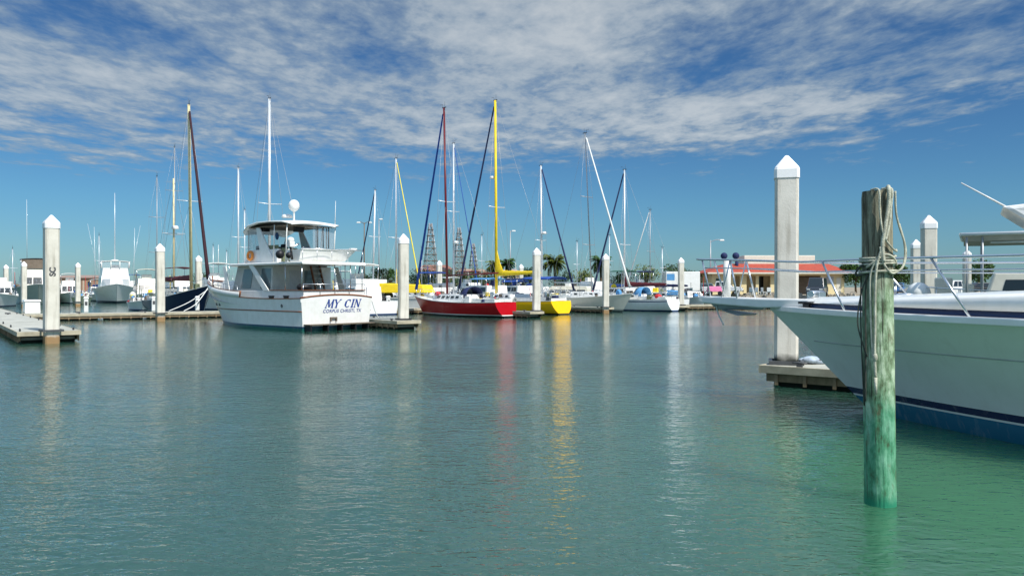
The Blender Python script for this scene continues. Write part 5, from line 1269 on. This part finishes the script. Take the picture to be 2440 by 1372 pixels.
car('blue grey estate car parked between the white trailer and the pickup', 1662, 112, 190, 'suv', (.06, .11, .13), 4.6, 1.85, 1.6)
car('blue car parked under the tree right of the wooden post', 2138, 100, -120, 'suv', (.04, .12, .28), 4.5, 1.85, 1.6)
car('white off road car behind the railing left of the canopy piling', 2262, 88, -150, 'suv', (.7, .7, .68), 4.3, 1.8, 1.8)
car('black car under the boat canopy at the right', 2330, 98, 180, 'suv', (.01, .01, .012), 4.6, 1.85, 1.6)
# white box trailer
p = at(1622, 700, 112); tr_ = empty('box_trailer', (p.x, p.y, GZ), 4, 'white box trailer with blue panel parked behind the distant piling', 'trailer')
MB().box(-2.4, 2.4, -1.2, 1.2, .55, 3.2).build('box', 'white', tr_, bevel=.05)
MB().box(-2.3, -1.2, -1.215, -1.2, 2.0, 2.9).build('blue_panel', 'lblue', tr_)
for x in (-.5, .5): MB().path([(x, -1.22, .36), (x, -.95, .36)], .36, 16).build('wheel', 'black', tr_)
MB().box(2.4, 3.6, -.06, .06, .5, .6).build('drawbar', 'dgrey', tr_)
# pink covered cart and clutter by the rocks
p = at(1702, 700, 101); k = empty('covered_cart', (p.x, p.y, GZ), 0, 'small cart under a bright pink cover on the shore', 'cart')
MB().box(-.9, .9, -.5, .5, .45, 1.15, tx=.12, ty=.1).build('cover', 'pink', k, bevel=.08)
for x in (-.6, .6): MB().path([(x, -.5, .28), (x, -.38, .28)], .28, 12).build('wheel', 'black', k)
rnd = random.Random(9)
for i, px in enumerate((1792, 1806, 1820, 1832)):
    p = at(px, 700, 99); c = empty('plastic_chair', (p.x, p.y, GZ), rnd.uniform(0, 90), 'white plastic garden chair on the shore in front of the yellow building', 'chair', 'white garden chairs')
    MB().box(-.25, .25, -.25, .25, .42, .47).build('seat', 'white', c, bevel=.02); MB().box(-.28, -.22, -.25, .25, .47, 1.0).build('backrest', 'white', c, bevel=.02)
    for sx in (-.22, .22):
        for sy in (-.22, .22): MB().path([(sx, sy, 0), (sx * .9, sy * .9, .43)], .03, 6).build('leg', 'white', c)
# yellow building with the red roof
def building():
    Y = 116; x0 = at(1697, 0, Y).x; x1 = at(2012, 0, Y).x
    root = empty('harbour_building', ((x0 + x1) / 2, Y, GZ), 0, 'long pale yellow harbour building with red tiled roof edge', 'building')
    H = (x1 - x0) / 2
    ym = mat('yellow_stucco', (.74, .63, .36), .85, vary=.06, scale=.8); rm = mat('red_roof_tiles', (.40, .065, .035), .7, vary=.15, scale=2.5)
    # walls as piers and panels round real openings (front face at y=0, porch recess behind)
    def X(px): return at(px, 0, Y).x - (x0 + x1) / 2
    mb = MB(); zt = 3.15
    ops = [(1752, 1763), (1779, 1801), (1808, 1836), (1902, 1956)]
    edges = [-H] + [v for a, b in ops for v in (X(a), X(b))] + [H]
    for i in range(0, len(edges), 2): mb.box(edges[i], edges[i + 1], 0, .25, 0, zt)
    mb.box(-H, H, 0.002, .252, zt - .45, zt + .01); mb.box(-H, H, 2.6, 2.8, 0, zt); mb.box(-H, -H + .25, .25, 9, 0, zt); mb.box(H - .25, H, .25, 9, 0, zt); mb.box(-H, H, 8.9, 9.1, 0, zt)
    mb.build('wall', ym, root)
    wn = MB(); wn.box(X(1968), X(1986), -.03, .0, 1.6, 2.6); wn.build('window', 'grey', root)
    MB().box(X(1812), X(1832), 2.5, 2.58, .3, 2.6).build('window', 'glass', root)
    MB().box(X(1706), X(1716), -.03, 0, 1.3, 2.3).build('window', 'glass', root)
    MB().box(X(1993), X(2004), -.03, 0, 0.05, 2.4).build('door', 'cream', root)
    MB().box(X(1905), X(1953), 1.2, 1.3, 0, 2.5).build('garage_door', 'tan', root)
    # hipped red roof apron
    e = .9; mb = MB()
    mb.add([(-H - e, -e, zt), (H + e, -e, zt), (H - 1.5, 2.2, zt + 1.35), (-H + 3.0, 2.2, zt + 1.35), (-H - e, 9 + e, zt), (H + e, 9 + e, zt), (H - 1.5, 6.5, zt + 1.35), (-H + 3.0, 6.5, zt + 1.35)],
           [(0, 1, 2, 3), (1, 5, 6, 2), (5, 4, 7, 6), (4, 0, 3, 7), (3, 2, 6, 7), (0, 4, 5, 1)])
    mb.build('roof', rm, root)
    MB().box(-H - e, H + e, -e - .06, -e + .02, zt - .18, zt + .03).build('fascia', 'cream', root)
    mb = MB(); mb.box(X(1785), X(1957), 2.4, 7.5, zt + .9, zt + 2.6); mb.build('upper_storey', 'cream', root, bevel=.05)
    mb = MB()
    for px in (1747, 1763): MB().path([(X(px), 1.6, zt + .5), (X(px), 1.6, zt + 1.75)], .25, 12).build('roof_fan', 'navy', root)
building()
def shed(label, pxa, pxb, Y, eave, ridge, wc, rc):
    x0, x1 = at(pxa, 0, Y).x, at(pxb, 0, Y).x; H = (x1 - x0) / 2
    root = empty('distant_building', ((x0 + x1) / 2, Y, GZ), 0, label, 'building', 'distant buildings behind the masts')
    ze = at(0, eave, Y).z - GZ; zr = at(0, ridge, Y).z - GZ
    MB().box(-H, H, 0, 8, 0, ze).build('wall', mat('shed_wall', wc, .9, vary=.1), root)
    mb = MB(); mb.add([(-H - .5, -.5, ze), (H + .5, -.5, ze), (H * .7, 4, zr), (-H * .7, 4, zr), (-H - .5, 8.5, ze), (H + .5, 8.5, ze)], [(0, 1, 2, 3), (4, 5, 2, 3), (0, 4, 3), (1, 5, 2), (0, 1, 5, 4)]); mb.build('roof', mat('shed_roof', rc, .8, vary=.15), root)
    n = max(2, int(H / 1.8))
    for i in range(n): x = -H + (i + .5) * 2 * H / n; MB().box(x - .5, x + .5, -.04, 0.0, ze * .3, ze * .72).build('window', 'glass', root)
shed('low pinkish building with brown roof beneath the left lattice tower', 992, 1075, 175, 645, 630, (.55, .38, .28), (.30, .14, .10))
shed('low tan building under the right lattice tower', 1085, 1160, 185, 648, 640, (.58, .48, .32), (.38, .25, .18))
shed('beige building left of the yellow mast foot', 1196, 1236, 170, 652, 640, (.62, .50, .38), (.42, .30, .26))
shed('brown low building behind the left boats', 118, 232, 235, 662, 655, (.38, .26, .18), (.30, .22, .18))
shed('long grey brown building on the far left shore', 640, 760, 215, 665, 657, (.42, .36, .30), (.25, .2, .18))
# foliage
LEAF = [mat('leaf_green', (.050, .125, .018), .6, vary=.3, scale=1.5), mat('leaf_dark', (.028, .075, .018), .6, vary=.3, scale=1.5), mat('leaf_yellowish', (.12, .16, .02), .6, vary=.3, scale=1.5)]
BARK = mat('bark', (.14, .10, .06), .9, vary=.3)
def tree(label, px, Y, wd, hgt, n=2600, lm=0, seed=1, trunk=0.35, name='broadleaf_tree', group='trees on the shore'):
    p = at(px, 0, Y); rnd = random.Random(seed); root = empty(name, (p.x, p.y, GZ - .05), rnd.random() * 360, label, 'tree' if trunk > .2 else 'bush', group)
    mb = MB(); zt = hgt * trunk
    mb.path([(0, 0, -.2), (.08, .05, zt * .6), (.0, .1, zt * 1.5)], .035 * hgt, 8, r1=.018 * hgt)
    lob = []
    for i in range(11):
        a = rnd.random() * 6.28; rr = wd * .5 * rnd.uniform(.15, .72); z = hgt * rnd.uniform(trunk + .12, .86); rr *= 1.15 - .75 * max(0, z / hgt - .55) / .45
        c = Vector((math.cos(a) * rr, math.sin(a) * rr, z)); lob.append((c, wd * rnd.uniform(.15, .25)))
        mb.path([(0, .1, zt * 1.1), (c.x * .5, c.y * .5, (zt + c.z) / 2), c], .012 * hgt, 5, r1=.005 * hgt)
    mb.build('trunk', BARK, root)
    mb = MB(); s0 = .03 * (wd + hgt) * .5 + .05
    for i in range(n):
        c, r_ = lob[i % len(lob)]; d = Vector((rnd.gauss(0, 1), rnd.gauss(0, 1), rnd.gauss(0, .8))).normalized() * r_ * rnd.uniform(.45, 1.12) ** .5
        q = c + d; s_ = s0 * rnd.uniform(.5, 1.2); a = Vector((rnd.gauss(0, 1), rnd.gauss(0, 1), rnd.gauss(0, 1))).normalized(); b = a.orthogonal().normalized()
        mb.add([q - a * s_, q + b * s_ * .5, q + a * s_, q - b * s_ * .5], [(0, 1, 2, 3)])
    mb.build('crown', LEAF[lm], root, recalc=False); return root
def palm(label, px, Y, top, r_, seed):
    p = at(px, 0, Y); rnd = random.Random(seed); h = at(0, top, Y).z - GZ - r_ * .35
    root = empty('palm_tree', (p.x, p.y, GZ - .05), rnd.random() * 360, label, 'palm tree', 'palm trees on the shore')
    mb = MB(); mb.path([(0, 0, -.2), (.1, 0, h * .5), (.05, .1, h)], .22, 10, r1=.16, smooth=3); mb.build('trunk', BARK, root)
    mb = MB()
    for i in range(64):
        a = rnd.random() * 6.28; el = rnd.uniform(-.75, 1.35); L_ = r_ * rnd.uniform(.65, .95); d = Vector((math.cos(a), math.sin(a), 0)); sd_ = Vector((-d.y, d.x, 0)); pts = []
        q = Vector((.05, .1, h)); e = el
        for k in range(9):
            pts.append(q.copy()); q = q + (d * math.cos(e) + Vector((0, 0, math.sin(e)))) * L_ / 8; e -= .16
        mb.path(pts, .03, 4, r1=.01)
        for k in range(1, 9):
            for j in (0, .5):
                c = pts[k].lerp(pts[min(k + 1, 8)], j)
                for s_ in (1, -1):
                    t = c + sd_ * s_ * L_ * .24 * (1.1 - abs(k - 4) / 7) + d * .12 * L_ + Vector((0, 0, -.14 * L_)); wv = d * .09
                    mb.add([c - wv, c + wv, t], [(0, 1, 2)])
    mb.build('crown', LEAF[2 if seed % 2 else 0], root, recalc=False)
palm('palm tree left of the navy furled jib, largest of the palms', 1322, 122, 612, 2.4, 3)
palm('palm tree directly behind the off white sailboat mast foot', 1432, 122, 612, 2.1, 4)
palm('palm tree just right of the yellow mast foot', 1205, 128, 618, 1.8, 6)
palm('palm tree just left of the yellow mast foot', 1180, 126, 622, 1.7, 7)
tree('bright green bushy tree at the right end of the yellow building', 2040, 116, 5.0, 5.2, 2600, 0, 11)
tree('green tree between the wooden post and the shorter piling', 2138, 110, 4.2, 4.4, 2200, 0, 12)
tree('dense green tree seen under the boat canopy', 2333, 112, 4.6, 5.0, 2400, 0, 13)
tree('round dark bush right of the palms', 1346, 124, 4.2, 3.8, 1600, 1, 14, .12)
for i, (px, Y, w_, h_, lm) in enumerate([(1262, 130, 3.6, 4.4, 1), (1540, 118, 4.4, 4.4, 2), (1600, 122, 5, 4.4, 1), (1640, 124, 4.5, 4.6, 1), (905, 150, 4, 4.8, 1), (930, 152, 3.5, 4.8, 0), (1010, 150, 6, 3.8, 1), (1040, 152, 5, 3.8, 0), (1135, 150, 5, 4.6, 0), (1100, 155, 5, 4, 1), (870, 158, 4, 3.6, 1), (480, 200, 7, 4.5, 1), (1068, 128, 7, 3.2, 1), (990, 130, 6, 3.4, 1), (1150, 126, 6, 3.2, 0), (1225, 125, 5, 3.0, 1), (1385, 118, 5, 3.2, 2), (1480, 118, 5, 3.6, 1)]):
    lab = ['dark green tree left of the piling in front of the yellow hull', 'yellowish tree behind the maroon sail cover', 'dark tree left of the white box trailer', 'dark tree behind the white box trailer', 'dark green tree right of the trawler yacht, behind a white mast', 'green tree just left of the piling with the yellow canvas', 'dark bush under the left lattice tower', 'green bush left of the dark red mast', 'bright green tree right of the white mast with blue jib', 'dark bush under the right lattice tower', 'small dark bush behind the trawler yacht stern', 'distant dark tree behind the dark blue ketch', 'low dark hedge bush behind the white mast beside the dark red one', 'low bush behind the red sailboat bow', 'low green bush left of the yellow mast', 'low dark bush right of the yellow mast', 'yellowish bush between the palms and the off white sailboat', 'dark bush right of the thick white furled jib'][i]
    tree(lab, px, Y, w_, h_, 1100, lm, 20 + i)
# lamps
def lamp(label, px, top, Y, arm=1.6, m='alud', two=False, twin=0):
    p = at(px, 0, Y); H = at(0, top, Y).z - GZ; root = empty('street_lamp', (p.x, p.y, GZ), 0, label, 'street lamp', 'lamp posts on the shore')
    MB().path([(0, 0, -.1), (0, 0, H)], .13, 8, r1=.08).build('pole', m, root)
    for s_ in ((1, -1) if two else (1,)):
        mb = MB(); mb.path([(0, 0, H - .3), (s_ * arm * .5, 0, H + .05), (s_ * arm, 0, H)], .05, 6, smooth=3); mb.build('arm', m, root)
        MB().box(s_ * arm - .35, s_ * arm + .35, -.18, .18, H - .12, H + .1, tx=.08, ty=.05).build('lamp_head', 'white2', root, bevel=.04)
lamp('lamp post with curved arm left of the red roofed building', 1693, 572, 122, 1.75)
lamp('lamp post with two heads left of the thick piling with yellow canvas', 868, 530, 140, 1.0, 'tan', True)
lamp('tall lamp post right of the yellow mast', 1216, 550, 140, .6, 'alud')
lamp('slim lamp post behind the white mast right of the trawler yacht', 903, 522, 150, .4, 'alud')
# lattice towers
def tower(label, px, top, Y, wb, seed):
    p = at(px, 0, Y); H = at(0, top, Y).z - GZ; root = empty('lattice_tower', (p.x, p.y, GZ), 20, label, 'lattice tower', 'lattice towers behind the masts')
    mb = MB(); n = 11; w = lambda z: wb * (1 - .86 * z / H) / 2
    cs = [(1, 1), (-1, 1), (-1, -1), (1, -1)]
    for c in cs: mb.path([(c[0] * w(0), c[1] * w(0), 0), (c[0] * w(H), c[1] * w(H), H)], .085, 5)
    mb.build('leg', 'alud', root)
    mb = MB()
    for i in range(n):
        za, zb = H * i / n, H * (i + 1) / n
        for k in range(4):
            a, b = cs[k], cs[(k + 1) % 4]
            A = Vector((a[0] * w(za), a[1] * w(za), za)); B_ = Vector((b[0] * w(za), b[1] * w(za), za)); C_ = Vector((a[0] * w(zb), a[1] * w(zb), zb)); D = Vector((b[0] * w(zb), b[1] * w(zb), zb))
            mb.path([A, B_], .06, 4); mb.path([A, D], .04, 4); mb.path([B_, C_], .04, 4)
    mb.build('bracing', mat('weathered_timber_steel', (.25, .21, .18), .9, vary=.2), root)
    mb = MB()
    for i in range(1, n): z = H * i / n; k = w(z) + .18; mb.box(-k, k, -k, k, z - .06, z + .06)
    mb.build('platform', 'tan', root)
tower('left lattice tower between the blue furled jib and the dark red mast', 1026, 532, 170, 3.6, 1)
tower('right lattice tower behind the white mast beside the dark red one', 1094, 542, 172, 3.2, 2)
tower('small lattice tower behind the navy furled jib', 1128, 580, 200, 3.0, 3)
